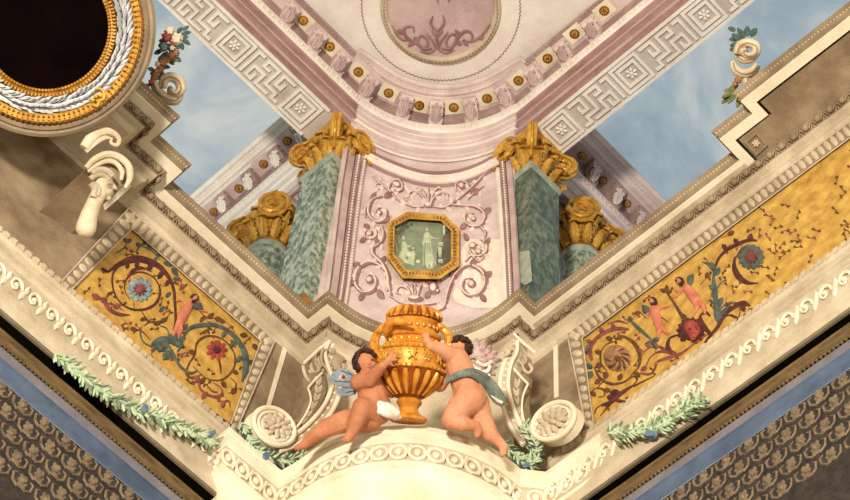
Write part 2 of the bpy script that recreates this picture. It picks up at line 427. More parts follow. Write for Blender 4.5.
# ---- apse wall with its sunk field
AP = Cyl(CX, CY, 1.39)
mb = MB(); sweep(mb, arc(CX, CY, 1.39, 85.2, 7.0, 40), [(0, 17.2), (0, 22.05), (-.035, 22.05), (-.035, 17.2)], True); struct(mb.build('trim_121', 'pinkl'))
def apband(pts, w, off, m, name, thick=.03):
    q = smoothpts(pts, 6); mb = MB()
    L_, R_ = [], []
    for i, (x, y) in enumerate(q):
        a = q[max(i-1, 0)]; b = q[min(i+1, len(q)-1)]; dx, dy = b[0]-a[0], b[1]-a[1]; l = math.hypot(dx, dy)
        L_.append((x-dy/l*w/2, y+dx/l*w/2)); R_.append((x+dy/l*w/2, y-dx/l*w/2))
    for i in range(len(q)-1):
        f = [AP.pt(*c, off) for c in (L_[i], L_[i+1], R_[i+1], R_[i])]
        n = AP.nor(f[0]); mb.prism(f, [p-n*thick for p in f])
    return struct(mb.build(name, m))
A1 = [(362, 152), (378, 161), (395, 168.5), (412, 174.5), (430, 178), (450, 177.5), (468, 173.5), (485, 166.5), (500, 157.5)]
sh = lambda pts, dx, dy: [(x+dx, y+dy) for x, y in pts]
LV = [(362, 152), (356, 190), (350.5, 235), (345, 280), (340, 312)]
RV = [(500, 157.5), (503, 195), (505.5, 235), (507.5, 275), (509, 312)]
apband(A1, 7, .030, 'ivory', 'trim_50'); apband(sh(A1, 0, 6.5), 2, .022, 'pinkd', 'trim_51'); apband(sh(A1, 0, -6), 2.2, .02, 'pinkd', 'trim_52')
apband(sh(LV, -2, 0), 6, .022, 'pinkd', 'trim_53'); apband(sh(LV, 3.5, 4), 4, .030, 'pink', 'trim_54')
apband(sh(LV, -9, -3), 6, .03, 'pink', 'trim_55'); apband(sh(LV, -15.5, -5), 3, .036, 'pinkl', 'trim_56')
apband(sh(RV, 2, 0), 5, .022, 'pinkd', 'trim_57'); apband(sh(RV, -3.5, 4), 4, .030, 'ivory', 'trim_58'); apband(sh(RV, 8, -1), 5, .03, 'pink', 'trim_59')
bd = MB()
for dx, dy, pts in ((0, 1.2, A1), (0, -2.2, A1), (3.5, 4, LV), (-3.5, 4, RV), (-2, 0, LV), (2, 0, RV)):
    q = smoothpts(sh(pts, dx, dy), 10 if pts is A1 else 16)
    for x, y in q: 
        c = AP.pt(x, y, .034); bd.ball(c, .013, 6, 4)
struct(bd.build('trim_60', 'ivory'))
# ---- entablature: straight arms along both walls, bowed length over the apse
STR = [(0, 21.3), (.01, 21.3), (.01, 21.55), (.03, 21.56), (.03, 21.84), (.05, 21.86)]
def entab(tagno, path, col, crown, bands, soff, first, crm='mauve', dz=0.0):
    """soffit-to-crown profile; returns nothing, builds structure meshes numbered from tagno"""
    mb = MB(); sweep(mb, path, first); struct(mb.build('trim_%d' % tagno, bands))
    mb = MB(); sweep(mb, path, [(.05, 21.86), (.075, 21.90), (.085, 21.96), (.085, 21.99), (.05, 22.0)])
    for P, t, n in walk(path, .078, 21.925, .075):
        mb.ell(P, t*.022, n*.018, UZ*.036, 8, 5); mb.tube([P+t*.037+UZ*.03+n*.006, P+t*.037-UZ*.035+n*.002], [.009, .004], 5)
    struct(mb.build('trim_%d' % (tagno+1), col))
    mb = MB(); sweep(mb, path, [(.05, 22.0+dz), (.05, 22.30+dz)]); struct(mb.build('trim_%d' % (tagno+2), 'mauve'))
    mb = MB(); sweep(mb, path, [(.05, 22.30+dz), (soff, 22.30+dz), (soff, 22.33)]); struct(mb.build('trim_%d' % (tagno+3), 'pinkl' if col == 'ivory' else 'pink'))
    c = crown; d = c-soff
    mb = MB(); sweep(mb, path, [(soff, 22.33), (soff+.15*d, 22.335), (soff+.15*d, 22.352), (soff+.25*d, 22.352), (soff+.25*d, 22.342), (soff+.32*d, 22.342), (soff+.32*d, 22.36), (soff+.5*d, 22.37), (soff+.55*d, 22.395), (soff+.72*d, 22.40), (soff+.72*d, 22.39), (soff+.80*d, 22.39), (soff+.80*d, 22.41), (c-.02, 22.42), (c, 22.43), (c, 22.46), (-.3, 22.6)])
    for P, t, n in walk(path, soff+.52*d, 22.378, .052): mb.ell(P, t*.016, n*.014, UZ*.014, 6, 4)
    struct(mb.build('trim_%d' % (tagno+4), crm))
MAINL = [(XE, 8.0), (5.80, 8.0)]
MAINR = [(DR, 6.80), (DR, YE)]
BOW = [(5.80, 8.25), (5.80, 7.988)] + arc(CX, CY, 1.40, 82.1, 8.2, 36)[1:] + [(7.26, 6.80)]
ARML = [(5.83, 12.5), (5.83, 8.40)]
ARMR = [(7.40, 6.84), (11.5, 6.84)]
entab(60+1, MAINL, 'ivory', .25, 'pinkd', .22, STR)
entab(70, MAINR, 'ivory', .25, 'pinkd', .22, STR)
entab(80, BOW, 'ivory', .36, 'pinkl', .24, [(0, 21.1), (.012, 21.12), (.012, 21.35), (.03, 21.36), (.03, 21.62), (.045, 21.63), (.045, 21.84), (.05, 21.86)], 'pinkl', .005)
entab(90, ARML, 'ivory', .39, 'ivory', .22, [(0, 21.3), (.01, 21.3), (.01, 21.5), (.03, 21.52), (.03, 21.7), (.05, 21.72), (.05, 21.86)], 'ivory')
entab(100, ARMR, 'pinkl', .42, 'pinkl', .22, [(0, 21.3), (.01, 21.3), (.01, 21.5), (.03, 21.52), (.03, 21.7), (.05, 21.72), (.05, 21.86)], 'pinkl')
# upright step where arms and bow meet over the piers, and the fillets of the bow
mb = MB()
for z in (21.2, 21.5, 21.74): sweep(mb, BOW, [(.03, z), (.05, z+.005), (.05, z+.02), (.03, z+.025)])
struct(mb.build('trim_110', 'ivory'))
# square coffers of the soffit where arms and bow meet
mb = MB(); mb.box((5.72, 7.845, 22.325), (.28, 0, 0), (0, .135, 0), (0, 0, .012)); struct(mb.build('trim_122', 'pinkl'))
mb = MB(); mb.box((6.855, 6.72, 22.325), (.14, 0, 0), (0, .28, 0), (0, 0, .012)); struct(mb.build('trim_123', 'pinkl'))
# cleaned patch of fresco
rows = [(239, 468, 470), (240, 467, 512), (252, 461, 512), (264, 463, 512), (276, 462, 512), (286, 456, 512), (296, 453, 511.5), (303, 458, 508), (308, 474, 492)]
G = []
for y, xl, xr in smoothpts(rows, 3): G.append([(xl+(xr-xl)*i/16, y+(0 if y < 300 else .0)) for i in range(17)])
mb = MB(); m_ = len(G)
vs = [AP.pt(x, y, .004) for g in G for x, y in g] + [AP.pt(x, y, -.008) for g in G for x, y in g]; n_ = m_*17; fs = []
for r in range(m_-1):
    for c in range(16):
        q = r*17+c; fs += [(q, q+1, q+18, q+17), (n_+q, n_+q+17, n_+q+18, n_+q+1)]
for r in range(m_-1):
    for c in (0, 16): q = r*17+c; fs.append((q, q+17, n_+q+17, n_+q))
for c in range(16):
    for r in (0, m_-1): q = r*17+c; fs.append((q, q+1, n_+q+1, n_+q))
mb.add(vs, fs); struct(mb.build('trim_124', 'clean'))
# beams: soffit boards over piers and columns
def beam(name, x0, x1, y0, y1, m):
    mb = MB(); mb.box(((x0+x1)/2, (y0+y1)/2, 21.98), ((x1-x0)/2, 0, 0), (0, (y1-y0)/2, 0), (0, 0, .68)); return struct(mb.build(name, m))
beam('trim_111', XE, 5.75, 8.005, 8.43, 'groove')
beam('trim_112', 7.022, 7.45, YE, 6.70, 'groove')
beam('trim_113', 5.835, 6.26, 8.44, 12.5, 'pinkl')
beam('trim_114', 7.46, 11.5, 6.845, 7.27, 'pinkl')
# sunk pink coffers under the arms
for k, (bx, ax, ay) in enumerate((((5.835, 8.44), V((1, 0, 0)), V((0, 1, 0))), ((7.46, 6.845), V((0, 1, 0)), V((1, 0, 0))))):
    mb = MB()
    for j in range(5):
        o = V((bx[0], bx[1], 21.29)) + ax*.213 + ay*(.30+j*.75)
        for h, w in ((.17, .30), (.12, .24)):
            for sx in (-1, 1):
                mb.box(o+ax*(sx*h), ax*.012, ay*w, UZ*.012); mb.box(o+ay*(sx*w), ay*.012, ax*h, UZ*.012)
    struct(mb.build('trim_%d' % (115+k), 'mauve'))
# Greek key on the soffits of the two main beams
def fret(name, o, ax, ay, length):
    mb = MB(); h = .012
    def rib(a, b, w=.013):
        p = o+ax*a[0]+ay*a[1]; q = o+ax*b[0]+ay*b[1]; d = (q-p); l = d.length; d /= l
        hh = h*(1.0 if abs(a[0]-b[0]) < 1e-6 else .93); mb.box((p+q)/2-UZ*hh, d*(l/2+w*.96), d.cross(UZ)*w, UZ*hh)
    def poly(P):
        for a, b in zip(P, P[1:]): rib(a, b, .016 if abs(a[0]-b[0]) < 1e-6 else .0155)
    W = .43; u = W/6
    for e in (.012, W-.012): rib((0, e), (length, e), .016)
    x = .02
    while x < length-1.1:
        # coffer square with a rosette
        for i in (0, 1):
            a = .055+i*.055; poly([(x+a-.02, a), (x+W-a-.02, a), (x+W-a-.02, W-a), (x+a-.02, W-a), (x+a-.02, a)])
        c = o+ax*(x+W/2-.02)+ay*(W/2)-UZ*.01
        mb.ball(c, .022, 8, 5)
        for k in range(6):
            d = ax*math.cos(k*PI/3)+ay*math.sin(k*PI/3); mb.ell(c+d*.042, d*.024, d.cross(UZ)*.018, UZ*.014, 8, 5)
        # interlocked key
        k = x+W-.02
        poly([(k+.02, u), (k+2.2*u, u), (k+2.2*u, 3*u), (k+1.2*u, 3*u), (k+1.2*u, 2.1*u)])
        poly([(k+.02, 5*u), (k+1.2*u, 5*u), (k+1.2*u, 4*u), (k+3.3*u, 4*u), (k+3.3*u, u), (k+5.4*u, u), (k+5.4*u, 2.1*u), (k+4.4*u, 2.1*u)])
        poly([(k+2.2*u, 5*u), (k+4.4*u, 5*u), (k+4.4*u, 3.1*u), (k+6.4*u, 3.1*u), (k+6.4*u, 5*u), (k+5.4*u, 5*u), (k+5.4*u, 4.1*u)])
        poly([(k+6.4*u, u), (k+7.4*u, u), (k+7.4*u, 5*u)])
        x += W+7.6*u
    return struct(mb.build(name, 'ivory'))
fret('trim_117', V((5.42, 8.0, 21.3)), V((-1, 0, 0)), V((0, 1, 0)), 5.2)
fret('trim_118', V((7.022, 6.55, 21.3)), V((0, -1, 0)), V((1, 0, 0)), 5.2)
# pink fillets on the main fascia
mb = MB()
for P_ in (MAINL, MAINR):
    for z in (21.44, 21.66): sweep(mb, P_, [(.012, z), (.04, z), (.04, z+.02), (.012, z+.03)])
struct(mb.build('trim_119', 'pink'))
# ---- ceiling over the room with the corner roundel
mb = MB(); mb.box(((XE+7.05)/2, (YE+8.05)/2, 22.62), ((7.05-XE)/2, 0, 0), (0, (8.05-YE)/2, 0), (0, 0, .05)); struct(mb.build('ceiling', 'ivory'))
# ---- the rest of the room: floor, far walls and far ceiling
mb = MB(); mb.box((-2.5, -2.0, -.1), (9.6, 0, 0), (0, 10.1, 0), (0, 0, .1)); struct(mb.build('floor', 'wood'))
mb = MB(); mb.box((-12.1, -2.0, 11.3), (.1, 0, 0), (0, 10.1, 0), (0, 0, 11.3)); struct(mb.build('wall_far_left', 'room'))
mb = MB(); mb.box((-2.5, -12.1, 11.3), (9.6, 0, 0), (0, .1, 0), (0, 0, 11.3)); struct(mb.build('wall_back', 'room'))
mb = MB(); mb.box((-6.55, -2.0, 22.62), (5.55, 0, 0), (0, 10.05, 0), (0, 0, .05)); mb.box((3.0, -6.8, 22.62), (4.05, 0, 0), (0, 5.3, 0), (0, 0, .05)); struct(mb.build('ceiling_far', 'ivory'))
mb = MB(); mb.box((-6.5, 8.2, 11.3), (5.5, 0, 0), (0, .1, 0), (0, 0, 11.3)); mb.box((3.0, 8.25, 6.8), (4.05, 0, 0), (0, .1, 0), (0, 0, 6.8)); struct(mb.build('wall_left_far', 'room'))
mb = MB(); mb.box((7.3, -6.8, 11.3), (.1, 0, 0), (0, 5.3, 0), (0, 0, 11.3)); mb.box((7.3, 3.3, 6.8), (.1, 0, 0), (0, 4.85, 0), (0, 0, 6.8)); struct(mb.build('wall_right_far', 'room'))
# =================================================================== THINGS
def cen(sf, x, y, off=0.0): return sf.pt(x, y, off)
def part(root, name, m, fn, **kw):
    mb = MB(); fn(mb); return mb.build(name, m, root, **kw)
# ---- roundel on the ceiling
zc = PZ(22.555)
rc = V((5.72, 6.74, 22.555))
ro = thing('ceiling_roundel', rc, 'round pink relief roundel in a cream ring on the ceiling at the top', 'roundel')
mb = MB(); ex, ey = V((1, 0, 0)), V((0, 1, 0))
mb.lathe(rc+UZ*.02, ex, ey, -UZ, [(.585, 0), (.585, .03), (.3, .031), (.02, .032)], 64); mb.build('field', 'pink', ro)
mb = MB()
mb.lathe(rc+UZ*.02, ex, ey, -UZ, [(.66, 0), (.66, .03), (.645, .05), (.63, .05), (.62, .065), (.60, .065), (.585, .045), (.575, .03), (.575, .0)], 72); mb.build('ring', 'stone', ro)
mb = MB()
for k in range(90):
    a = 2*PI*k/90; d = ex*math.cos(a)+ey*math.sin(a); mb.ell(rc-UZ*.05+d*.618, d*.012, d.cross(UZ)*.014, UZ*.012, 6, 4)
mb.build('bead_row', 'mauve', ro)
mb = MB()
RZ = PZ(22.53)
for q, w in (([(432, 48), (424, 49), (418, 44), (410, 40), (404, 33), (406, 27), (413, 27), (414, 33)], 3.6), ([(410, 40), (401, 39), (396, 33), (392, 26)], 3), ([(425, 49), (428, 43), (425, 37), (420, 36), (419, 41)], 3),
             ([(441, 48), (450, 49), (455, 43), (459, 36), (466, 31), (472, 34), (471, 41), (465, 41)], 3.6), ([(470, 42), (479, 38), (486, 30), (490, 24)], 3), ([(449, 49), (446, 42), (449, 36), (454, 34), (456, 38)], 3),
             ([(437, 49), (437, 40), (437, 31)], 3.4), ([(436, 49), (432, 40), (426, 33)], 2.6), ([(438, 49), (442, 40), (448, 32)], 2.6), ([(435, 50), (428, 53), (420, 51)], 2.6), ([(439, 50), (446, 53), (455, 50)], 2.6), ([(437, 31), (431, 24), (433, 16)], 3), ([(437, 31), (444, 24), (443, 15)], 3)):
    stem(mb, RZ, q, w*1.2, 0, .6)
for x0, y0, x1, y1 in ((404, 34, 397, 30), (414, 42, 408, 46), (418, 44, 414, 37), (460, 36, 455, 30), (463, 40, 468, 46), (456, 42, 462, 45), (398, 36, 394, 40), (481, 36, 484, 42), (437, 36, 432, 30), (437, 36, 443, 30)): pleaf(mb, RZ, x0, y0, x1, y1, 2.2)
mb.v += [V((2*rc.x-v.x, 2*rc.y-v.y, v.z)) for v in mb.v]; n0 = len(mb.v)//2; mb.f += [tuple(i+n0 for i in f) for f in mb.f]
mb.build('relief_pattern', 'pinkrel', ro)
mb = MB()
for k in range(120):
    a = 2*PI*k/120; d = ex*math.cos(a)+ey*math.sin(a); s_ = d.cross(UZ); c = rc+d*.86+UZ*.012
    mb.tube([c-s_*.022, c+d*.016, c+s_*.022], [.004, .006, .004], 5)
tag(mb.build('scalloped_border', 'pinkrel'), 'thin dark scalloped line circling the pink ceiling roundel', 'border')
# ---- gilded rosettes in the coffers and modillion brackets
def rosette(c, n, r, label, group, m1='gilt', m2='giltd', plate=None):
    n = V(n); a = n.orthogonal().normalized(); b = n.cross(a)
    t = thing('gilded_rosette', c, label, 'rosette', group)
    mb = MB(); mb.lathe(c, a, b, n, [(r*.98, -.004), (r, .012), (r*.86, .024), (r*.8, .016), (r*.3, .015)], 20); mb.build('rim', m2, t)
    mb = MB()
    for k in range(8):
        d = a*math.cos(k*PI/4)+b*math.sin(k*PI/4); mb.ell(c+d*r*.48+n*.018, d*r*.30, d.cross(n)*r*.19, n*.018, 8, 5)
    mb.build('petals', m1, t)
    mb = MB(); mb.ball(c+n*.03, r*.22, 8, 6); mb.build('boss', m2, t)
    if plate:
        tv, dv, w, d, pm = plate; pc = c+dv*.0
        mb = MB(); mb.box(pc, tv*w, dv*d, UZ*.006); o = mb.build('coffer_plate', pm, t); o['label'] = 'plain square coffer plate'
    return t
z3 = PZ(22.30)
ROS = [(330, 46, 'square coffer above the left fret band, last before the bow'), (358.5, 71.5, 'square coffer at the left end of the bowed cornice'), (388.7, 92.5, 'bowed cornice, next after its left corner'), (419.4, 105, 'bowed cornice just left of its middle bracket'),
       (453.8, 107, 'bowed cornice just right of its middle bracket'), (487, 98, 'bowed cornice, next before its right corner'), (518.4, 80, 'square coffer at the right end of the bowed cornice'), (547.5, 58, 'straight right cornice, nearest to the bow'), (574.5, 33.5, 'straight right cornice, second from the bow')]
def wallframe(q):
    if q.x < 5.72 and q.y > 7.6: return V((1, 0, 0)), V((0, 1, 0))
    if q.y < 6.78: return V((0, 1, 0)), V((1, 0, 0))
    d = V((q.x-5.61, q.y-6.6, 0)).normalized(); return d.cross(UZ), d
for x, y, w in ROS:
    q = z3.pt(x, y); tv, dv = wallframe(q)
    rosette(q, -UZ, .056, 'small gilded rosette in the ' + w if w.startswith('square') else 'small gilded rosette on the ' + w, 'gilded rosettes of the upper cornice', plate=(tv, dv, .105, .085, 'pale'))
for i, (x, y) in enumerate([(287.4, 140.6), (263.6, 163.4), (239, 188), (214, 211.4)]):
    rosette(z3.pt(x, y), -UZ, .055, 'dull gilded rosette on the left pink arm, %s down from the pier capital' % ORD[i], 'gilded rosettes of the left arm', 'gilt', 'tan', (ey, ex, .11, .095, 'pinkl'))
for i, (x, y) in enumerate([(582, 155), (603, 180), (627, 203)]):
    rosette(z3.pt(x, y), -UZ, .05, 'dull gilded rosette on the right pink arm, %s down from the pier capital' % ORD[i], 'gilded rosettes of the right arm', 'gilt', 'tan', (ex, ey, .11, .095, 'pink'))
def bracket(P, n, m, label, group, w=.075, d=.20, h=.30, lf='pink'):
    # scrolled modillion: P on the frieze under the soffit, n out of the wall
    n = V(n).normalized(); t_ = UZ.cross(n)
    T = thing('modillion_bracket', P, label, 'bracket', group)
    pr = [(0, 0), (d, 0), (d+.01, -.02), (d, -.055), (d-.03, -.085), (d-.075, -.095), (d-.11, -.12), (d-.13, -.17), (.06, -h*.8), (.05, -h), (0, -h)]
    f = [P + n*a + UZ*b + t_*w for a, b in pr]; bk = [P + n*a + UZ*b - t_*w for a, b in pr]
    mb = MB(); mb.prism(f, bk); mb.build('body', m, T, angle=50)
    mb = MB()
    for sg in (-1, 1):
        c = P + n*(d-.045) - UZ*.045 + t_*(sg*w)
        q = [c + (n*math.cos(a) + UZ*math.sin(a))*(.042*(1-a/9.6)) + t_*(sg*.004) for a in [k*.55 for k in range(16)]]
        mb.tube(q, [.011*(1-i/24) for i in range(16)], 5)
        c = P + n*.045 - UZ*(h-.06) + t_*(sg*w)
        q = [c + (n*math.cos(a) + UZ*math.sin(a))*(.030*(1-a/9.6)) + t_*(sg*.004) for a in [k*.6 for k in range(13)]]
        mb.tube(q, [.009*(1-i/20) for i in range(13)], 5)
    mb.build('scroll', 'ivory' if m == 'ivory' else m, T)
    mb = MB()
    b = P + n*.055 - UZ*(h-.01); e = P + n*(d-.02) - UZ*.095; g = (n*.6-UZ*.8)
    mb.leaf(b, e, t_, g, w*.95, .06, 12, thick=.014, ridge=.30, lobed=1)
    for sx in (-.45, .45): mb.tube([b.lerp(e, .15)+t_*(sx*w*.7)+g*.02, b.lerp(e, .5)+t_*(sx*w)+g*.035, b.lerp(e, .85)+t_*(sx*w*.8)+g*.02], [.008, .012, .006], 6)
    mb.tube([P + n*(d-.03) - UZ*.098 + t_*(w*.8), P + n*(d-.03) - UZ*.098 - t_*(w*.8)], .02, 6)
    mb.ball(P+n*(d-.02)-UZ*.07, .022, 8, 5)
    mb.build('acanthus_leaf', lf, T)
for (x, y), w in (((4.745, 7.86), 'straight left cornice, second before the bow'), ((6.85, 5.37), 'straight right cornice, third from the bow')):
    q = V((x, y, 22.30)); tv, dv = wallframe(q); rosette(q, -UZ, .056, 'small gilded rosette on the ' + w, 'gilded rosettes of the upper cornice', plate=(tv, dv, .105, .085, 'pale'))
bracket(V((4.57, 7.952, 22.295)), (0, -1, 0), 'pinkl', 'pale pink scroll bracket on the straight left cornice, third from the bow', 'brackets of the straight left cornice', .07, .16, .31)
bracket(V((DR-.048, 5.58, 22.295)), (-1, 0, 0), 'pinkl', 'pale pink scroll bracket on the straight right cornice, third from the bow', 'brackets of the straight right cornice', .07, .16, .31)
C0 = V((CX, CY, 0))
zb = PZ(22.2)
for i, (x, y) in enumerate([(371, 84), (404.6, 106), (436.5, 109), (470, 105), (502.6, 93)]):
    q = zb.pt(x, y); d = V((q.x-CX, q.y-CY, 0)).normalized(); P = V((CX, CY, 22.295)) + d*1.352
    bracket(P, -d, 'pinkl', 'pale pink scroll bracket on the bowed cornice, %s from its left end' % ORD[i], 'brackets of the bowed cornice', .07, .19, .31)
for i, (x, y) in enumerate([(340.6, 62), (317, 40)]):
    q = zb.pt(x, y); bracket(V((q.x, 7.952, 22.295)), (0, -1, 0), 'pinkl', 'pale pink scroll bracket on the straight left cornice, %s from the bow' % ORD[i], 'brackets of the straight left cornice', .07, .16, .31)
for i, (x, y) in enumerate([(533, 76), (561.6, 50)]):
    q = zb.pt(x, y); bracket(V((DR-.048, q.y, 22.295)), (-1, 0, 0), 'pinkl', 'pale pink scroll bracket on the straight right cornice, %s from the bow' % ORD[i], 'brackets of the straight right cornice', .07, .16, .31)
ys = [z3.pt(*p).y for p in [(287.4, 140.6), (263.6, 163.4), (239, 188), (214, 211.4)]]
for i in range(4):
    y = ys[i]-.215
    bracket(V((5.782, y, 22.295)), (-1, 0, 0), 'mauve', 'greyish pink leafy bracket on the left arm, %s down from the pier capital' % ORD[i], 'brackets of the left arm', .075, .17, .30, 'ivory')
xs = [z3.pt(*p).x for p in [(582, 155), (603, 180), (627, 203)]]
for i in range(3):
    x = xs[i]+.20
    bracket(V((x, 6.792, 22.295)), (0, -1, 0), 'mauve', 'greyish pink leafy bracket on the right arm, %s down from the pier capital' % ORD[i], 'brackets of the right arm', .075, .17, .30, 'pinkl')
# ---- marble piers and columns with gilded capitals
def volute(mb, c, a, b, r, w, turns=2.1, tube=.028):
    N_ = 26
    q = []
    for k in range(N_):
        th = k/(N_-1)*turns*2*PI; rr = r*(1-.86*k/(N_-1)); q.append(c + a*(math.cos(th)*rr) + b*(math.sin(th)*rr))
    mb.tube(q, [tube*(1-.5*k/N_) for k in range(N_)], 6); mb.ball(c, r*.2, 8, 5)
def capital(root, c, hw, z0, z1, square, tight=None):
    # bell with two rows of acanthus, four corner volutes, moulded abacus
    H = z1-z0; c = V((c[0], c[1], z0))
    mb = MB()
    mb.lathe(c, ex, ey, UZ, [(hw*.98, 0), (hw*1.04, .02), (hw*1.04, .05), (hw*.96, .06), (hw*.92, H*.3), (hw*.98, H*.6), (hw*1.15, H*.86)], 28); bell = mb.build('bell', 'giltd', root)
    mb = MB()
    for row, (zz, L_, n_, ww) in enumerate(((.05, H*.36, 12, .27), (H*.26, H*.40, 12, .28))):
        for k in range(n_):
            a = 2*PI*(k+.5*row)/n_; d = ex*math.cos(a)+ey*math.sin(a); s_ = d.cross(UZ)
            rr = hw*(1.0 if not square else 1.0/max(abs(math.cos(a)), abs(math.sin(a)))*.86)
            b = c+d*rr+UZ*zz; mb.leaf(b, b+UZ*L_*.9+d*hw*.18, s_, d, hw*ww, .34, 10, thick=.015, ridge=.5, lobed=1)
            t0 = b+UZ*L_*.80+d*(hw*.18+L_*.33); mb.leaf(t0, t0-UZ*L_*.22+d*L_*.16, s_, d, hw*ww*.8, .1, 5, thick=.012, ridge=.5)
            mb.tube([b+d*.03, b+UZ*L_*.5+d*(hw*.12+.05), t0+d*.012], [.012, .012, .008], 5)
    mb.build('acanthus_leaves', 'gilt', root)
    for sx, sy in ((-1, -1), (1, -1), (-1, 1), (1, 1)):
        mb = MB(); d = V((sx, sy, 0)).normalized(); q = c+d*hw*1.52+UZ*(H*.62)
        s_ = d.cross(UZ)
        if tight and (sx, sy) == tight:
            f_ = ey*-1 if sx > 0 else ex*-1; l_ = ex if sx > 0 else ey; q = c+f_*.295+l_*.07+UZ*(H*.66)
            volute(mb, q+f_*.02, l_*.95, UZ*1.35, H*.22, 0, 2.3, .026); mb.ell(q, l_*H*.19, UZ*H*.27, f_*.02, 18, 7)
            mb.build('corner_volute', 'gilt', root); continue
        for g, a_ in (((s_, d), (-s_, d)) if sx*sy < 0 or square else ((d, s_), (-d, s_))):
            o_ = q+g*.030+d*.02
            volute(mb, o_, -a_*.95, UZ*1.35, H*.23, 0, 2.3, .028)
        mb.ell(q+d*.02, (d if sx*sy < 0 or square else s_)*H*.21, UZ*H*.30, (s_ if sx*sy < 0 or square else d)*.026, 18, 7)
        mb.tube([c+d*hw*.95+UZ*H*.26, c+d*hw*1.12+UZ*H*.44, q+UZ*H*.26-d*.05], [.03, .05, .06], 8)
        mb.build('corner_volute', 'gilt', root)
    mb = MB(); hh = hw*1.16
    for zz, k in ((H*.885, 1.0), (H*.955, 1.07)): mb.box(c+UZ*zz, ex*hh*k, ey*hh*k, UZ*H*.04)
    for k in range(4):
        a = k*PI/2; d = ex*math.cos(a)+ey*math.sin(a); s_ = d.cross(UZ)
        for j in range(-2, 3): mb.ell(c+d*hw*1.14+s_*(j*hw*.36)+UZ*H*.82, s_*hw*.13, d*.035, UZ*.05, 8, 5)
        for j in (-1, 0, 1): mb.leaf(c+d*hw*1.1+UZ*H*.72, c+d*hh*1.1+s_*(j*.06)+UZ*H*.93, s_, d, .03, .1, 5)
    mb.build('abacus', 'gilt', root)
def pier(cx, cy, label, mm='marble'):
    T = thing('marble_pier', (cx, cy, 17.28), label, 'pier', 'square marble piers')
    h = .212; c = V((cx, cy, 0))
    def bx(mb, z0, z1, k): mb.box(c+UZ*((z0+z1)/2), ex*h*k, ey*h*k, UZ*((z1-z0)/2))
    mb = MB(); bx(mb, 17.275, 17.45, 1.18); bx(mb, 17.45, 17.52, 1.12); bx(mb, 17.52, 17.66, 1.05); mb.build('base', 'giltd', T)
    mb = MB(); bx(mb, 17.66, 20.40, 1.0); sh_ = mb.build('shaft', mm, T)
    if mm == 'marbled':
        mb = MB(); pp = PX(cx-h); q = [(519, 252), (529, 250), (531, 262), (532, 281), (525, 285), (519, 281)]
        mb.prism([pp.pt(x, y, .004) for x, y in q], [pp.pt(x, y, -.01) for x, y in q]); o = mb.build('cleaned_patch', 'marblerim', sh_); o['label'] = 'pale cleaned patch of marble'
    mb = MB(); bx(mb, 20.40, 20.44, 1.06); bx(mb, 20.44, 20.49, 1.11); mb.build('necking', 'marblerim', T)
    capital(T, (cx, cy), h, 20.49, 21.285, True, (1, -1) if mm == 'marble' else (-1, 1))
    return T
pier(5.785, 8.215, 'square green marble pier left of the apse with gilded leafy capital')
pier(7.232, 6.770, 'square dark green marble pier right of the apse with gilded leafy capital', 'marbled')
def column(cx, cy, label):
    T = thing('marble_column', (cx, cy, 17.28), label, 'column', 'round marble columns'); c = V((cx, cy, 0)); r = .215
    mb = MB(); mb.lathe(c, ex, ey, UZ, [(r*1.4, 17.275), (r*1.4, 17.4), (r*1.3, 17.48), (r*1.15, 17.56), (r*1.12, 17.62)], 32); mb.build('base', 'giltd', T)
    mb = MB(); mb.lathe(c, ex, ey, UZ, [(r*1.08, 17.62), (r*1.06, 18.4), (r, 20.3), (r, 20.36)], 40); mb.build('shaft', 'marble', T)
    mb = MB(); mb.lathe(c, ex, ey, UZ, [(r, 20.36), (r*1.08, 20.37), (r*1.12, 20.41), (r*1.08, 20.45), (r*1.0, 20.46)], 40); mb.build('necking', 'marblerim', T)
    capital(T, (cx, cy), r*1.0, 20.46, 21.285, False)
    return T
column(5.98, 9.36, 'round green column with gilded capital rising behind the left cornice')
column(8.22, 6.95, 'round green column with gilded capital rising behind the right cornice')
# ---- octagonal relief medallion on the apse
OO = [(388, 222.5), (407, 211.7), (444.8, 214.8), (459.3, 228.8), (459.3, 265.7), (439.4, 279.2), (402.5, 278.3), (387, 257.6)]
OI = [(394.6, 226), (409, 218.8), (441, 221), (451, 231), (451, 260.5), (436.5, 270.6), (407, 269.6), (394.4, 254.5)]
md = thing('octagonal_medallion', AP.pt(424, 245), 'octagonal gilded medallion with green figure relief on the pink apse wall', 'medallion')
mb = MB()
mb.ring([AP.pt(*p, .07) for p in OO], [AP.pt(*p, .07) for p in OI], [AP.pt(*p, -.02) for p in OO], [AP.pt(*p, -.02) for p in OI]); mb.build('frame', 'gilt', md, angle=25)
mb = MB()
def alongpx(poly, step):
    out = []
    for i in range(len(poly)):
        a, b = poly[i], poly[(i+1) % len(poly)]; l = math.hypot(b[0]-a[0], b[1]-a[1]); n = max(int(l/step), 1)
        ang = math.degrees(math.atan2(b[1]-a[1], b[0]-a[0]))
        for k in range(n): t = (k+.5)/n; out.append((a[0]+(b[0]-a[0])*t, a[1]+(b[1]-a[1])*t, ang))
    return out
mid = [((a[0]*.45+b[0]*.55), (a[1]*.45+b[1]*.55)) for a, b in zip(OO, OI)]
for x, y, a in alongpx(mid, 3.2): blob(mb, AP, x, y, 1.2, 2.0, a, .075, .5, 8)
mb.build('bead_moulding', 'giltd', md)
mb = MB(); slab(mb, AP, [(424+(x-424)*1.02, 245+(y-245)*1.02) for x, y in OI], .012, -.01); mb.build('relief_ground', 'grisaille', md)
mb = MB(); slab(mb, AP, [(437, 222), (444, 225), (450.5, 231), (450.5, 260), (443, 266), (437, 263), (436, 240)], .018, .0); mb.build('dark_background', 'grisd', md)
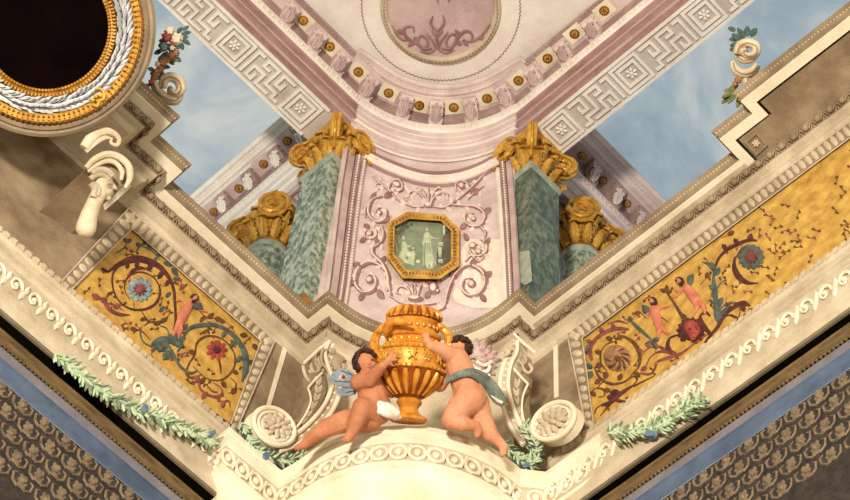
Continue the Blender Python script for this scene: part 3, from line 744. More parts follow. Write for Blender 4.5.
def relief_body(sf, limbs, balls, off, name, m, root, voxel=.012, flat=.7, sm=2, wk=1.0):
    mb = MB()
    for pts, w in limbs:
        P = [sf.pt(p[0], p[1], off+(p[2]*PXM if len(p) > 2 else 0)) for p in pts]
        w = [a*wk for a in w] if isinstance(w, list) else w*wk
        ws = w if isinstance(w, (list, tuple)) else [w]*len(P)
        n = sf.nor(P[0]); mb.tube(P, [a*PXM for a in ws], 10, flat, n)
        for q, a in zip(P, ws):
            mb.ell(q, V(n).orthogonal().normalized()*(a*PXM), V(n).cross(V(n).orthogonal().normalized())*(a*PXM), V(n)*(a*PXM*flat), 10, 6)
    for x, y, rx, ry, rot in balls: blob(mb, sf, x, y, rx, ry, rot, off, .8)
    return mb.build(name, m, root, voxel=voxel, smooth=sm)
relief_body(AP, [([(427, 235), (427.5, 243)], [3.2, 3.6]), ([(427.5, 243), (428, 254), (429.5, 265)], [3.6, 4.6, 6]), ([(425, 236), (423, 243), (424.5, 250)], [1.3, 1.2, 1]), ([(430, 236), (435, 239), (440, 238)], [1.4, 1.2, 1])], [(427, 230, 2.1, 2.4, 0)], .02, 'standing_figure', 'grisl', md, wk=1.45)
mb = MB()
for dx in (-3, 0, 3): stem(mb, AP, [(427+dx*.6, 243), (427.5+dx, 254), (429.5+dx*1.6, 266)], 1.3, .055, taper=False)
mb.build('robe_folds', 'grisaille', md)
relief_body(AP, [([(404, 243), (405, 251), (402, 257)], [2.6, 3.4, 3.6]), ([(405, 251), (411, 254), (410, 263)], [2.4, 2.2, 1.6]), ([(402, 257), (406, 262), (414, 265)], [2.6, 2.2, 1.6]), ([(405, 244), (410, 247), (412, 244)], [1.4, 1.2, 1])], [(403.5, 238, 2.2, 2.5, 0), (418, 262, 3, 2.4, 0)], .02, 'crouching_figure', 'grisl', md, wk=1.35)
relief_body(AP, [([(413, 252), (413, 258), (412, 264)], [2.2, 2.6, 2.6]), ([(413, 253), (417, 256)], [1.3, 1])], [(413, 248.5, 1.9, 2.0, 0)], .018, 'child_figure', 'grisl', md, wk=1.2)
mb = MB()
for q, w in (([(398, 262), (399, 250), (397, 238), (401, 229)], 2.4), ([(399, 240), (404, 231), (411, 227)], 1.8), ([(397, 268), (408, 267), (422, 268), (436, 268)], 2.6), ([(412, 226), (418, 231), (415, 237)], 1.6)): stem(mb, AP, q, w, .012, .5)
for x, y in ((402, 230), (407, 227), (398, 233), (412, 225), (404, 226)): blob(mb, AP, x, y, 3.2, 2.4, 0, .012, .3)
mb.build('tree', 'grisd', md)
mb = MB()
for (x, y, w, h) in ((440.5, 243, 5.2, 1.6), (440, 251, 3.2, 8), (440.5, 260, 4.5, 1.6), (444, 229, 2.2, 8)): slab(mb, AP, [(x-w/2, y-h/2), (x+w/2, y-h/2), (x+w/2, y+h/2), (x-w/2, y+h/2)], .045, 0)
mb.build('altar', 'grisl', md)
# ---- rose grisaille scrollwork on the apse
def scrollwork(name, label, stems, blobs=(), leaves=(), m='pinkrel', group=None, sf=AP, cat='scrollwork', off=.008, flat=.6):
    c = sf.pt(*stems[0][0][0][:2]) if stems else sf.pt(*blobs[0][:2])
    mb = MB()
    for pts, w in stems: stem(mb, sf, pts, [a*1.15 for a in w] if isinstance(w, list) else w*1.45, off, flat)
    for b in blobs: blob(mb, sf, b[0], b[1], b[2], b[3] if len(b) > 3 else None, b[4] if len(b) > 4 else 0, off)
    for l in leaves: pleaf(mb, sf, *l, off=off+.01)
    o = tag(mb.build(name, m), label, cat, group)
    if m == 'pinkrel':  # highlights painted as pale offset copies of stems and bosses, plus leaflets
        mb = MB(); rnd = random.Random(len(label))
        for pts, w in stems:
            w0 = max(w) if isinstance(w, list) else w
            stem(mb, sf, [(x-.34*w0, y-.30*w0) for x, y in pts], w0*.62, off+.012, flat)
            q = smoothpts(pts, 4)
            for i in range(2, len(q)-1, 3):
                dx, dy = q[i+1][0]-q[i-1][0], q[i+1][1]-q[i-1][1]; l = math.hypot(dx, dy) or 1; s_ = 1 if (i//3) % 2 else -1
                pleaf(mb, sf, q[i][0], q[i][1], q[i][0]+dx/l*4.0-s_*dy/l*4.6, q[i][1]+dy/l*4.0+s_*dx/l*4.6, 2.0, off=off)
        for b in blobs: blob(mb, sf, b[0]-.25*b[2], b[1]-.25*b[2], b[2]*.62, (b[3] if len(b) > 3 else b[2])*.6, 0, off+.02)
        p_ = mb.build('highlights_and_leaves', 'rosehi', o); p_['label'] = 'painted highlights and pale leaflets'
    return o
def spiral(cx, cy, r0, r1, a0, turns, n=14, ry=.85):
    return [(cx+(r0+(r1-r0)*i/n)*math.cos(math.radians(a0)+turns*2*PI*i/n), cy+ry*(r0+(r1-r0)*i/n)*math.sin(math.radians(a0)+turns*2*PI*i/n)) for i in range(n+1)]
scrollwork('rose_palmette', 'rose palmette with spreading fronds above the octagonal medallion', [([(427, 207), (425, 199), (417, 192), (411, 193), (410, 197)], 3), ([(428, 207), (426, 196), (421, 189), (416, 189)], 2.6), ([(429, 207), (429, 196), (429, 188)], 3), ([(430, 207), (433, 196), (438, 189), (443, 190)], 2.6), ([(431, 207), (434, 199), (442, 193), (448, 195), (449, 199)], 3),
   ([(424, 207), (414, 207), (406, 203), (404, 199), (408, 198)], 3), ([(434, 207), (444, 208), (452, 204), (455, 199), (451, 198)], 3)], [(429, 205, 5, 3)])
scrollwork('rose_bird_scroll', 'rose bird-headed scroll at the upper left of the apse field', [([(374, 176), (380, 183), (389, 190), (396, 198), (404, 204)], 3.2), ([(389, 191), (391, 184), (397, 180), (402, 183), (403, 189), (398, 192), (395, 188)], 3), ([(380, 183), (376, 186), (380, 190)], 2.2)], [(398, 185, 4, 3.4)], [(392, 193, 384, 196, 3)])
scrollwork('rose_bird_scroll', 'rose bird-headed scroll at the upper right of the apse field', [([(488, 172), (480, 180), (472, 188), (463, 196), (455, 203)], 3.2), ([(470, 190), (468, 184), (462, 181), (457, 184), (457, 190), (462, 193)], 3), ([(484, 186), (474, 194), (468, 200)], 2.2)], [(462, 186, 4, 3.4)], [(470, 192, 480, 190, 3)])
scrollwork('rose_scroll', 'rose spiral scroll at the upper left of the medallion', [([(382, 196.6), (372, 201), (369, 213), (376, 222), (385, 220), (387, 211), (380, 208), (376, 213)], 3.6), ([(371, 205), (366, 208), (366, 218)], 2.4)], [(380, 213, 2.6)], [(383, 222, 390, 216, 2.5), (371, 200, 376, 192, 2.5)])
scrollwork('rose_rosette', 'rose flower boss on the stem left of the medallion', [(spiral(370, 234, 8, 3, -60, 1.1), 2.8), ([(382, 226), (384, 234), (381, 243), (374, 248)], 3.4)], [(370, 234, 4, 3.6)], [(370, 228, 364, 224, 2.4), (366, 238, 360, 241, 2.4), (375, 239, 380, 244, 2.4)])
scrollwork('rose_acanthus_spiral', 'large rose acanthus spiral at the lower left of the apse field', [([(374, 246), (374, 255), (382, 263), (388, 274), (390, 287), (392, 296)], 5), ([(388, 292), (389, 277), (381, 266), (368, 263), (358, 271), (356, 284), (364, 293), (374, 290), (377, 280), (371, 275), (367, 280)], 4.6)], [(370, 280, 4)], [(362, 268, 354, 262, 3), (357, 280, 350, 284, 3), (364, 292, 360, 300, 3), (378, 290, 384, 298, 3), (380, 264, 386, 256, 3)])
scrollwork('rose_palmette', 'rose palmette and profile mask below the medallion', [([(412, 297), (408, 289), (401, 287), (397, 292), (401, 295)], 3), ([(414, 297), (412, 286), (407, 282)], 2.8), ([(416, 297), (416, 284)], 3), ([(418, 297), (421, 286), (426, 283)], 2.8), ([(396, 300), (405, 304), (425, 305), (440, 303)], 3), ([(390, 296), (398, 301)], 3)], [(434, 288, 5, 6.5), (438, 291, 2.2), (416, 299, 8, 3)], [(431, 283, 427, 278, 3), (437, 282, 441, 277, 3), (430, 292, 425, 297, 3)])
scrollwork('rose_acanthus_spiral', 'large rose acanthus spiral at the lower right of the apse field', [([(447, 300), (451, 286), (459, 272), (471, 266), (483, 272), (486, 284), (480, 294), (470, 296), (463, 289), (466, 280), (473, 279)], 4.6), ([(447, 300), (444, 308), (436, 312)], 3.4)], [(472, 284, 4.4)], [(470, 267, 476, 258, 3), (484, 276, 492, 272, 3), (480, 294, 486, 301, 3), (456, 278, 450, 270, 3)])
scrollwork('rose_sphinx_scroll', 'rose coiled figure right of the medallion', [(spiral(477, 249, 12, 4, -70, 1.15), 3.2), ([(466, 262), (472, 256), (480, 262), (486, 255)], 3)], [(473, 246, 4.6, 4), (479, 252, 4, 3.4)], [(468, 240, 464, 233, 2.5), (484, 244, 490, 238, 2.5)])
scrollwork('rose_scroll', 'rose spiral scroll at the upper right of the medallion', [([(452, 205), (462, 206), (476, 207), (485, 214), (483, 224), (474, 227), (466, 222), (467, 214), (474, 214)], 3.6), ([(480, 226), (486, 233), (484, 240)], 2.6)], [(474, 219, 2.6)], [(484, 212, 491, 208, 2.5), (466, 224, 460, 228, 2.5)])
# ---- gold-ground panels of the frieze
def panel(name, sf, inner, outer, label, sides):
    cx = sum(p[0] for p in inner)/len(inner); cy = sum(p[1] for p in inner)/len(inner)
    T = thing(name, sf.pt(cx, cy), label, 'panel', 'gold-ground grotesque panels')
    mb = MB(); slab(mb, sf, inner, .004, -.02); mb.build('gold_field', 'gold', T)
    mb = MB(); mb.ring([sf.pt(*p, .022) for p in outer], [sf.pt(*p, .022) for p in inner], [sf.pt(*p, -.02) for p in outer], [sf.pt(*p, -.02) for p in inner]); mb.build('frame_bed', 'stoneb', T, angle=20)
    mb = MB()
    for i in sides:
        j = (i+1) % len(inner); a, b, c, d = inner[i], inner[j], outer[i], outer[j]
        l = math.hypot(b[0]-a[0], b[1]-a[1]); n = int(l/7.6)
        ang = math.atan2(b[1]-a[1], b[0]-a[0])
        for k in range(n+1):
            t = k/max(n, 1); x0, y0 = a[0]+(b[0]-a[0])*t, a[1]+(b[1]-a[1])*t; x1, y1 = c[0]+(d[0]-c[0])*t, c[1]+(d[1]-c[1])*t
            w = math.hypot(x1-x0, y1-y0)
            blob(mb, sf, x0*.48+x1*.52, y0*.48+y1*.52, 3.35, w*.40, math.degrees(ang), .018, .55, 10)
        for (p, q) in ((a, b), (c, d)): stem(mb, sf, [p, q], 1.6, .024, taper=False, flat=.6)
    mb.build('leaf_moulding', 'stone', T, angle=60)
    return T
PLI = [(132, 229), (261, 341), (231, 424), (67, 294)]; PLO = [(129, 208), (275, 341), (237, 429), (52, 292)]
PRI = [(582, 338), (872, 121), (872, 240), (594, 428)]; PRO = [(567, 334), (872, 105), (872, 245), (588, 437)]
pl = panel('grotesque_panel', SL, PLI, PLO, 'gold-ground panel of painted scrolls with one pink cherub on the left wall', (0, 1, 3))
pr_ = panel('grotesque_panel', SR, PRI, PRO, 'gold-ground panel with red mask and two pink cherubs on the right wall', (0, 3))
def pst(root, sf, name, m, stems, leaves=(), blobs=(), label=None, k=1.3):
    if name in ('leaf_sprig', 'leafy_stem', 'crescent_scroll', 'candelabrum_stem') and len(stems) > 1:
        own = {i: [] for i in range(len(stems))}
        for l in leaves:
            own[min(own, key=lambda i: min((p[0]-l[0])**2+(p[1]-l[1])**2 for p in stems[i][0]))].append(l)
        for i, s_ in enumerate(stems): o = pst(root, sf, name if not i or name[0] == 'l' or name[0] == 'c' and name[1] == 'r' else 'side_tendril', m, [s_], own[i], blobs if not i else (), label, k)
        return o
    mb = MB()
    for pts, w in stems: stem(mb, sf, pts, [a*k for a in w] if isinstance(w, (list, tuple)) else w*k, .006, .35)
    for l in leaves: pleaf(mb, sf, l[0], l[1], l[2], l[3], l[4], .008, lobed=l[5] if len(l) > 5 else 0)
    for b in blobs: blob(mb, sf, b[0], b[1], b[2], b[3] if len(b) > 3 else None, b[4] if len(b) > 4 else 0, .006, .3)
    o = mb.build(name, m, root)
    if label: o['label'] = label
    return o
def flower(root, sf, x, y, r, mp, mc, n=10, label=None, ring2=None):
    mb = MB()
    for k in range(n):
        a = 360*k/n; blob(mb, sf, x+r*.66*math.cos(math.radians(a)), y+r*.62*math.sin(math.radians(a)), r*.36, r*.22, a, .008, .4, 8)
    o = mb.build('flower', mp, root)
    if label: o['label'] = label
    mb = MB(); blob(mb, sf, x, y, r*.34, r*.32, 0, .012, .5); 
    if ring2:
        for k in range(n): a = 36*k+18; blob(mb, sf, x+r*.42*math.cos(math.radians(a)), y+r*.4*math.sin(math.radians(a)), r*.16, r*.1, a, .018, .4, 6)
    mb.build('flower_centre', mc, o)
# left panel
pst(pl, SL, 'acanthus_scroll', 'maroon', [([(173, 337), (175.5, 320), (175, 304), (173, 287), (164, 271), (151, 262), (135.5, 259), (120, 264), (108, 272)], [2, 2.4, 3, 4, 7, 8, 6.5, 4, 1.5]), ([(119, 266), (113, 274), (113, 288), (119, 301), (131, 309), (146, 309), (157, 302), (160, 289), (153, 277), (140, 272), (128, 277), (124.5, 289), (130, 300)], 2.3), ([(128, 276), (134, 270), (144, 268), (152, 272)], 3)],
    [(164, 270, 158, 279, 3, 1), (152, 263, 148, 271, 3, 1), (138, 261, 136, 268, 2.6, 1), (128, 262, 127, 269, 2.4, 1), (170, 280, 165, 286, 2.6, 1), (108, 272, 101, 268, 2, 1)], label='dark maroon acanthus scroll around the blue flower')
flower(pl, SL, 140, 289.5, 13, 'greyblue', 'redm', 13, 'grey-blue flower with a red heart', True)
pst(pl, SL, 'leaf_sprig', 'slate', [([(116, 253), (124, 248), (128, 241)], 1.4), ([(136, 252), (141, 245), (145, 243)], 1.4), ([(140, 245), (150, 250), (157, 256), (160, 261)], 1.5)], [(127, 242, 132, 239, 2.2), (127, 242, 124, 238, 2), (141, 246, 136, 243, 2.2), (143, 244, 147, 241, 2.4), (150, 250, 148, 245, 2.4), (157, 256, 162, 252, 2.4), (157, 257, 154, 262, 2), (164, 262, 172, 266, 2.2), (172, 268, 178, 276, 2.4), (173, 279, 180, 278, 2.2), (166, 297, 171, 292, 2.2), (160, 312, 164, 306, 2.2)])
pst(pl, SL, 'winged_beast', 'redm', [([(97, 296), (104, 301), (109, 309), (118, 314), (130, 315)], [2, 4.5, 6, 4, 1.2]), ([(107, 303), (116, 306), (124, 311)], 2.6), ([(100, 298), (93, 300)], 2)], [(100, 299, 92, 294, 3), (114, 308, 120, 304, 3)], [(104, 300, 3.4)], label='red-pink curling beast')
pst(pl, SL, 'leaf_sprig', 'brownp', [([(140, 308), (146, 318), (154, 324)], 1.6), ([(150, 340), (143, 332), (137, 330), (133, 334)], 2), ([(160, 322), (150, 322), (144, 326)], 1.6), ([(134, 303), (134, 312)], 1.6)], [(154, 324, 162, 322, 3, 1), (147, 318, 140, 320, 2.6, 1), (160, 322, 168, 318, 3, 1), (137, 330, 130, 328, 2.4)])
pst(pl, SL, 'acanthus_leaf', 'slate', [([(176, 345), (168, 340), (158, 342), (150, 347)], [3, 7, 6, 1.5]), ([(166, 342), (174, 355), (180, 366), (190, 373), (197, 371)], [3, 4, 4, 3, 1]), ([(140, 329), (142, 340), (150, 346), (160, 348)], 2.2)], [(168, 342, 158, 352, 5, 1), (172, 350, 163, 360, 5, 1), (164, 342, 152, 350, 4, 1), (176, 342, 184, 348, 4, 1)], label='dark grey-green acanthus leaf')
pst(pl, SL, 'acanthus_scroll', 'slate', [([(183, 338), (188, 330), (197, 326), (214, 325), (228, 331), (238, 341), (245, 354), (245.5, 368), (242, 382)], [2, 3, 4, 4.5, 6, 8, 8, 6, 1.5]), ([(184, 338), (180, 348), (177, 352)], 2)], [(236, 340, 230, 348, 3, 1), (243, 356, 236, 362, 3, 1), (226, 331, 222, 338, 2.6, 1), (244, 368, 250, 374, 2.6, 1)], label='slate acanthus scroll around the red flower')
pst(pl, SL, 'inner_scroll', 'brownp', [([(190, 362), (195, 354), (197, 343), (207, 336), (220, 338), (229, 345), (235, 356), (233, 370), (221, 380), (206, 378), (193, 366)], 2.2), ([(190, 362), (186, 374), (194, 378), (202, 374)], 2.2), ([(200, 334), (210, 329), (214, 332)], 2)], [(195, 354, 189, 350, 2.6), (205, 378, 200, 384, 2.6), (222, 381, 226, 388, 2.4), (233, 370, 238, 374, 2.2), (253, 344, 258, 350, 2.6), (250, 360, 254, 366, 2.4), (247, 336, 240, 334, 2.6), (236, 388, 232, 394, 3)])
flower(pl, SL, 217, 350, 11, 'redleaf', 'maroon', 9, 'red flower')
pst(pl, SL, 'flower_stem', 'maroon', [([(217, 357), (220, 364), (221, 374)], 2.6)])
pst(pl, SL, 'tail_scroll', 'redm', [([(199, 378), (200, 388), (206, 394), (216, 397), (222, 394), (221, 388), (214, 383)], [2, 3, 3.4, 3, 2.4, 2, 1.2]), ([(206, 384), (212, 391), (218, 392)], 2.6), ([(216, 398), (222, 402), (229, 401), (230, 408)], 2.2)], [(200, 380, 194, 376, 2.4), (207, 392, 202, 399, 2.6), (224, 402, 222, 408, 2.4)], label='red-brown tail scroll')
pst(pl, SL, 'leaf_sprig', 'brownp', [([(231, 378), (236, 384), (234, 392), (228, 393)], 1.8), ([(164, 320), (170, 314)], 1.4), ([(200, 312), (208, 318), (215, 318)], 1.4), ([(225, 322), (231, 326)], 1.4)], [(208, 318, 214, 313, 2.4), (215, 318, 222, 320, 2.6), (205, 316, 200, 322, 2.2), (225, 322, 219, 320, 2.2), (182, 330, 188, 324, 2.4)])
def small_cherub(root, sf, head, torso, arms, legs, wing, hairoff):
    b = relief_body(sf, [(torso, [4.6, 5.2, 5.4])] + [(a, [2.3, 2.0, 1.5]) for a in arms] + [(l, [3.4, 2.7, 1.7]) for l in legs] + [([torso[0], head], [2, 2])], [(head[0], head[1], 4.3, 4.3, 0)], .01, 'cherub', 'skinp', root, .011, .55, 2)
    mb = MB()
    for k in range(7):
        a = k*.75+hairoff; blob(mb, sf, head[0]+3.1*math.cos(a), head[1]+3.0*math.sin(a), 1.6, 1.6, 0, .03, .6, 7)
    mb.build('hair', 'hair', b)
    mb = MB()
    for k in range(4): pleaf(mb, sf, wing[0], wing[1], wing[2]+k*wing[4], wing[3]+k*wing[5], 1.8, .02)
    mb.build('wing', 'slate', b)
    b['label'] = 'rosy naked cherub'
small_cherub(pl, SL, (194.5, 298), [(189, 305), (185, 312), (181, 319)], [[(191, 305), (199, 310), (207, 312)], [(186, 304), (180, 300), (176, 301)]], [[(181, 320), (181, 329), (178, 338)], [(180, 320), (176, 328), (172, 338)]], (193, 306, 202, 303, .5, 2), -2.6)
pst(pl, SL, 'candelabrum_stem', 'slate', [([(173, 345), (177, 336), (178, 330)], [3, 5, 3]), ([(170, 335), (166, 328), (160, 326)], 2)], [(176, 340, 168, 334, 3), (178, 340, 186, 338, 3)])
# right panel
pst(pr_, SR, 'acanthus_scroll', 'redm', [([(592, 360), (590, 352), (593, 343), (601, 335), (614, 329), (629, 329.5)], [2, 4, 6, 6, 5, 1.5]), ([(608, 324), (618, 321), (628, 324)], 2.4)], [(594, 344, 586, 340, 3, 1), (592, 352, 584, 352, 3, 1), (603, 334, 600, 327, 3, 1), (614, 329, 612, 323, 2.6, 1)], label='dusky red acanthus scroll around the brown globe flower')
pst(pr_, SR, 'inner_scroll', 'brownp', [([(623, 336), (633, 342), (639.5, 353), (639, 366), (634, 372)], [2, 3, 3.6, 3, 1.5]), ([(634, 372), (626, 381), (612, 384), (600, 378), (594, 367)], 2.6), ([(617, 341), (607, 344), (601, 352), (601, 363), (607, 371)], 2)], [(623, 336, 616, 339, 2.4), (612, 340, 606, 337, 2.6), (601, 352, 595, 352, 2.8), (601, 363, 596, 368, 3), (607, 372, 604, 379, 2.6), (618, 380, 622, 374, 2.6), (634, 372, 640, 377, 2.6), (600, 379, 595, 384, 2.6)])
mb = MB(); blob(mb, SR, 617.5, 358.4, 14, 13.5, 0, .004, .45, 20); gf = mb.build('globe_flower', 'tan', pr_)
mb = MB()
for k in range(9):
    a = k*40; q = [(617.5+r*math.cos(math.radians(a+r*5)), 358.4+r*.95*math.sin(math.radians(a+r*5))) for r in (3, 6, 9, 12)]
    stem(mb, SR, q, [1.2, 1.8, 2.2, 1.4], .045, .6)
blob(mb, SR, 617.5, 358.4, 3, 3, 0, .05, .6)
mb.build('petal_ribs', 'brownp', gf)
pst(pr_, SR, 'leafy_stem', 'slate', [([(631, 321), (637, 327), (645, 334), (653, 341)], 3), ([(653, 341), (657, 346), (655, 352)], 2)], [(653, 341, 659, 338, 2.6), (653, 342, 656, 349, 2.6), (652, 342, 646, 344, 2.4), (631, 321, 629, 316, 2.2), (587, 377, 593, 372, 3.4), (587, 377, 582, 381, 3), (592, 368, 586, 364, 3), (586, 350, 590, 344, 2.4)], label='dark green leafy stem')
pst(pr_, SR, 'branching_scroll', 'redm', [([(640, 373), (650, 374), (655, 368), (657, 362), (667, 358), (680, 354), (690, 347)], [1.5, 2.6, 3, 3.4, 4, 4, 2]), ([(646, 366), (650, 358), (658, 352), (668, 352), (676, 355)], [1.2, 2, 2.4, 2.8, 3]), ([(640, 358), (646, 350), (656, 346), (666, 350)], [1, 1.8, 2.2, 2.6]), ([(643, 352), (650, 347)], 2), ([(690, 347), (702, 338), (711, 332)], 3)], [(646, 366, 641, 371, 2.4), (642, 350, 636, 351, 2.4), (650, 347, 645, 343, 2.4), (656, 346, 652, 341, 2.2)], label='dusky red branching scroll under the mask')
pst(pr_, SR, 'crescent_scroll', 'maroon', [([(678, 335), (670, 338), (667.5, 345), (670, 351), (676, 353)], [1.5, 3.5, 4, 3.4, 1.5]), ([(660, 316), (668, 322)], 1.5)])
pst(pr_, SR, 'winged_beast', 'maroon', [([(634, 385), (626, 390), (618, 396), (611, 402), (601, 405)], [2, 5, 7, 6, 2]), ([(601, 405), (596, 409), (595, 414)], 2), ([(612, 402), (606, 409), (600, 416)], [4, 2.6, 1.2]), ([(616, 400), (626, 402), (633, 399)], [3, 2.4, 1]), ([(632, 386), (637, 380), (634, 376), (630, 379)], 1.8), ([(634, 386), (644, 381), (654, 376)], [2.4, 1.8, 1.2])], [(620, 394, 610, 392, 4), (616, 398, 607, 397, 4)], label='maroon winged beast at the foot of the panel')
pst(pr_, SR, 'tendril', 'brownp', [([(591, 392), (597, 388), (604, 390), (604, 396), (598, 397)], 1.8), ([(597, 388), (603, 382), (608, 384)], 1.8)], [(591, 392, 596, 396, 2.4), (604, 391, 610, 389, 2.4)])
# mask with leafy collar
col = pst(pr_, SR, 'mask_collar', 'maroon', [], [(691+8*math.cos(a), 331+8*math.sin(a), 691+14.5*math.cos(a), 331+14*math.sin(a), 3) for a in [PI*.75+k*.42 for k in range(12)]], [(691, 331, 10.5, 10)])
mk = relief_body(SR, [([(692.5, 330), (693.5, 338)], [5.2, 4])], [(692.5, 329, 8, 8, 0), (694, 332, 1.7, 3, 20), (689.5, 333, 2.6, 2.2, 0), (697, 331, 2.6, 2.2, 0), (694, 338, 2.6, 1.3, 10)], .03, 'mask_face', 'redleaf', pr_, .01, .6, 1)
mb = MB()
for x, y in ((689.5, 328.5), (696, 327)): blob(mb, SR, x, y, 1.3, .9, 0, .085, .5, 8)
blob(mb, SR, 694.5, 337.5, 2.2, .7, 10, .08, .5, 8); mb.build('eyes_and_mouth', 'maroon', mk)
small_cherub(pr_, SR, (679.5, 281), [(686, 287), (691.5, 294), (696, 300)], [[(685, 287), (680, 293), (675, 290)], [(683, 289), (677, 296), (672, 298)]], [[(697, 301), (703, 306), (705, 313)], [(695, 302), (697, 309), (693, 316)]], (689, 285, 688, 276, 1.5, -.8), PI+.2)
small_cherub(pr_, SR, (652.5, 301), [(653, 308), (655.5, 315), (658, 322)], [[(655, 307), (662, 308), (669, 306)], [(651, 308), (647, 313), (648, 318)]], [[(658, 323), (663, 329), (668, 334)], [(657, 323), (659, 331), (658, 339)]], (650, 309, 641, 305, .5, 2.4), PI+.4)
pst(pr_, SR, 'torch', 'brownp', [([(666, 291), (674, 303), (682, 316)], [1.6, 2, 3])], [(666, 292, 660, 289, 2.2), (666, 292, 667, 285, 2.2), (667, 293, 672, 290, 2), (682, 314, 685, 320, 3)])
pst(pr_, SR, 'candelabrum_stem', 'slate', [([(719, 322), (717, 313), (716, 303), (715, 292), (713.5, 281), (714, 269)], [3, 6, 4, 5, 3.5, 1.5]), ([(714, 272), (708, 264), (702, 262)], 2.4), ([(716, 290), (722, 282), (727, 280)], 2), ([(718, 312), (726, 304), (734, 302)], 2.4), ([(717, 306), (710, 300), (707, 303)], 2), ([(718, 318), (726, 310), (736, 308), (743, 305)], 2.2)], [(714, 270, 711, 262, 3), (714, 275, 720, 268, 3), (715, 290, 709, 285, 3), (719, 316, 730, 306, 3, 1), (717, 305, 723, 298, 3), (716, 298, 712, 292, 3)], [(717, 306, 4.5, 2)])
pst(pr_, SR, 'acanthus_scroll', 'maroon', [([(715, 268), (719, 258), (727, 250), (736, 245), (749, 240), (757, 241)], [2, 4, 5, 5.5, 4, 1.2]), ([(735, 257), (734, 267), (739, 277), (748, 283), (758, 283)], [2, 4, 4.5, 3, 1.4]), ([(736, 258), (742, 248), (752, 246), (760, 250)], 2.2)], [(727, 250, 722, 244, 3, 1), (738, 245, 734, 238, 3, 1), (748, 240, 752, 234, 3, 1)], label='maroon acanthus scroll around the grey-green flower')
flower(pr_, SR, 751, 257, 13.5, 'slate', 'redm', 14, 'grey-green flower with a red heart', True)
pst(pr_, SR, 'lower_scroll', 'maroon', [([(704, 344), (710, 336), (717, 328), (725, 315), (733, 308), (742, 303), (750, 306)], [2.4, 4, 5, 5, 5.5, 5, 1.5]), ([(712, 336), (704, 326), (700, 317), (705, 312), (710, 316)], [3, 3.4, 3, 2.4, 1.4]), ([(722, 318), (730, 315), (738, 318), (740, 312)], 2)], [(730, 310, 726, 302, 3, 1), (742, 304, 744, 312, 3, 1)], label='maroon lower scroll')
pst(pr_, SR, 'leaf_sprig', 'brownp', [([(735, 322), (742, 316), (748, 312)], 1.8), ([(722, 238), (728, 235)], 1.4), ([(640, 312), (646, 318)], 1.3), ([(700, 285), (706, 278)], 1.3)], [(742, 316, 748, 318, 2.6), (748, 312, 753, 309, 2.6), (728, 235, 734, 231, 2.4), (640, 312, 634, 314, 2.2), (706, 278, 708, 272, 2.2)])

def tendrils(root, sf, poly, n, seed, avoid):
    rnd = random.Random(seed); A, B = MB(), MB(); k = 0; tries = 0
    def inside(x, y):
        c = False
        for i in range(len(poly)):
            (x1, y1), (x2, y2) = poly[i], poly[i-1]
            if (y1 > y) != (y2 > y) and x < (x2-x1)*(y-y1)/(y2-y1)+x1: c = not c
        return c
    while k < n and tries < 4000:
        tries += 1; x, y = rnd.uniform(60, 860), rnd.uniform(120, 430)
        if not all(inside(x+a, y+b) for a, b in ((7, 0), (-7, 0), (0, 7), (0, -7))): continue
        if any(math.hypot(x-a, y-b) < r for a, b, r in avoid): continue
        a = rnd.uniform(0, 6.28); s_ = rnd.choice((-1, 1)); q = [(x+4.5*t*math.cos(a+s_*t*.9), y+4.5*t*math.sin(a+s_*t*.9)) for t in (0, .4, .8, 1.2)]
        mb = A if rnd.random() < .65 else B
        stem(mb, sf, q, 1.5, .006, .35); pleaf(mb, sf, *q[-1], q[-1][0]+3*math.cos(a+s_*2), q[-1][1]+3*math.sin(a+s_*2), 1.3, .008)
        pleaf(mb, sf, *q[1], q[1][0]+3*math.cos(a-s_), q[1][1]+3*math.sin(a-s_), 1.1, .008); k += 1
    A.build('tendrils', 'brownp', root)['kind'] = 'stuff'; B.build('tendrils', 'redm', root)['kind'] = 'stuff'
tendrils(pl, SL, PLI, 60, 3, [(140, 289, 17), (187, 312, 15), (217, 352, 16), (167, 348, 9)])
tendrils(pr_, SR, PRI, 75, 8, [(617, 358, 19), (692, 331, 17), (690, 296, 17), (658, 318, 16), (751, 257, 16), (614, 398, 12)])
# ---- figure group: everything leans out of the cove together
ZB = PZ(14.80)
B0 = ZB.pt(408, 421)
tow = -V((fw.x, fw.y, 0)).normalized(); lean = math.radians(44)
axis0 = (UZ*math.cos(lean)+tow*math.sin(lean)).normalized(); hr = tow.cross(UZ)*-1
hr = V((fw.x, fw.y, 0)).normalized().cross(UZ)
FIG = Plane(B0+tow*.05, hr.cross(axis0))
K = .00785
def fp(x, y, d=0): return FIG.pt(x, y) + FIG.n*(d*K)
UB = FIG.pt(408, 421); UT = FIG.pt(414.5, 313); uz = (UT-UB).normalized(); ux = (hr-uz*hr.dot(uz)).normalized(); uy = uz.cross(ux); uyv = -uy
S = (UT-UB).length/108.0
def up_(x, z, d=0): return UB + ux*(x*S) + uz*(z*S) - uy*(d*S)      # d towards the room
urn = thing('gilded_urn', UB, 'large gilded two-handled urn with fluted bowl between the two cherubs', 'urn')
def L(name, m, prof, seg=48, root=None, **kw):
    mb = MB(); mb.lathe(UB, ux*S, uy*S, uz*S, prof, seg, **kw); return mb.build(name, m, root or urn)
L('foot', 'urn', [(18, 0), (18.5, 2), (17, 4), (13, 5.5), (11.5, 7), (10, 9)])
L('stem', 'urn', [(10, 9), (9, 12), (10.5, 15), (12, 16.5), (12.5, 18.5), (11.5, 20.5), (10.5, 21.5)])
bowl = L('bowl', 'urnd', [(10.5, 21.5), (13.5, 23.5), (19, 28), (24.5, 34), (28.5, 40), (31, 45.5), (31.5, 47)], 96, lobes=16, depth=.10, lob=(1, 5))  # darker gilding painted in as shade between the flutes
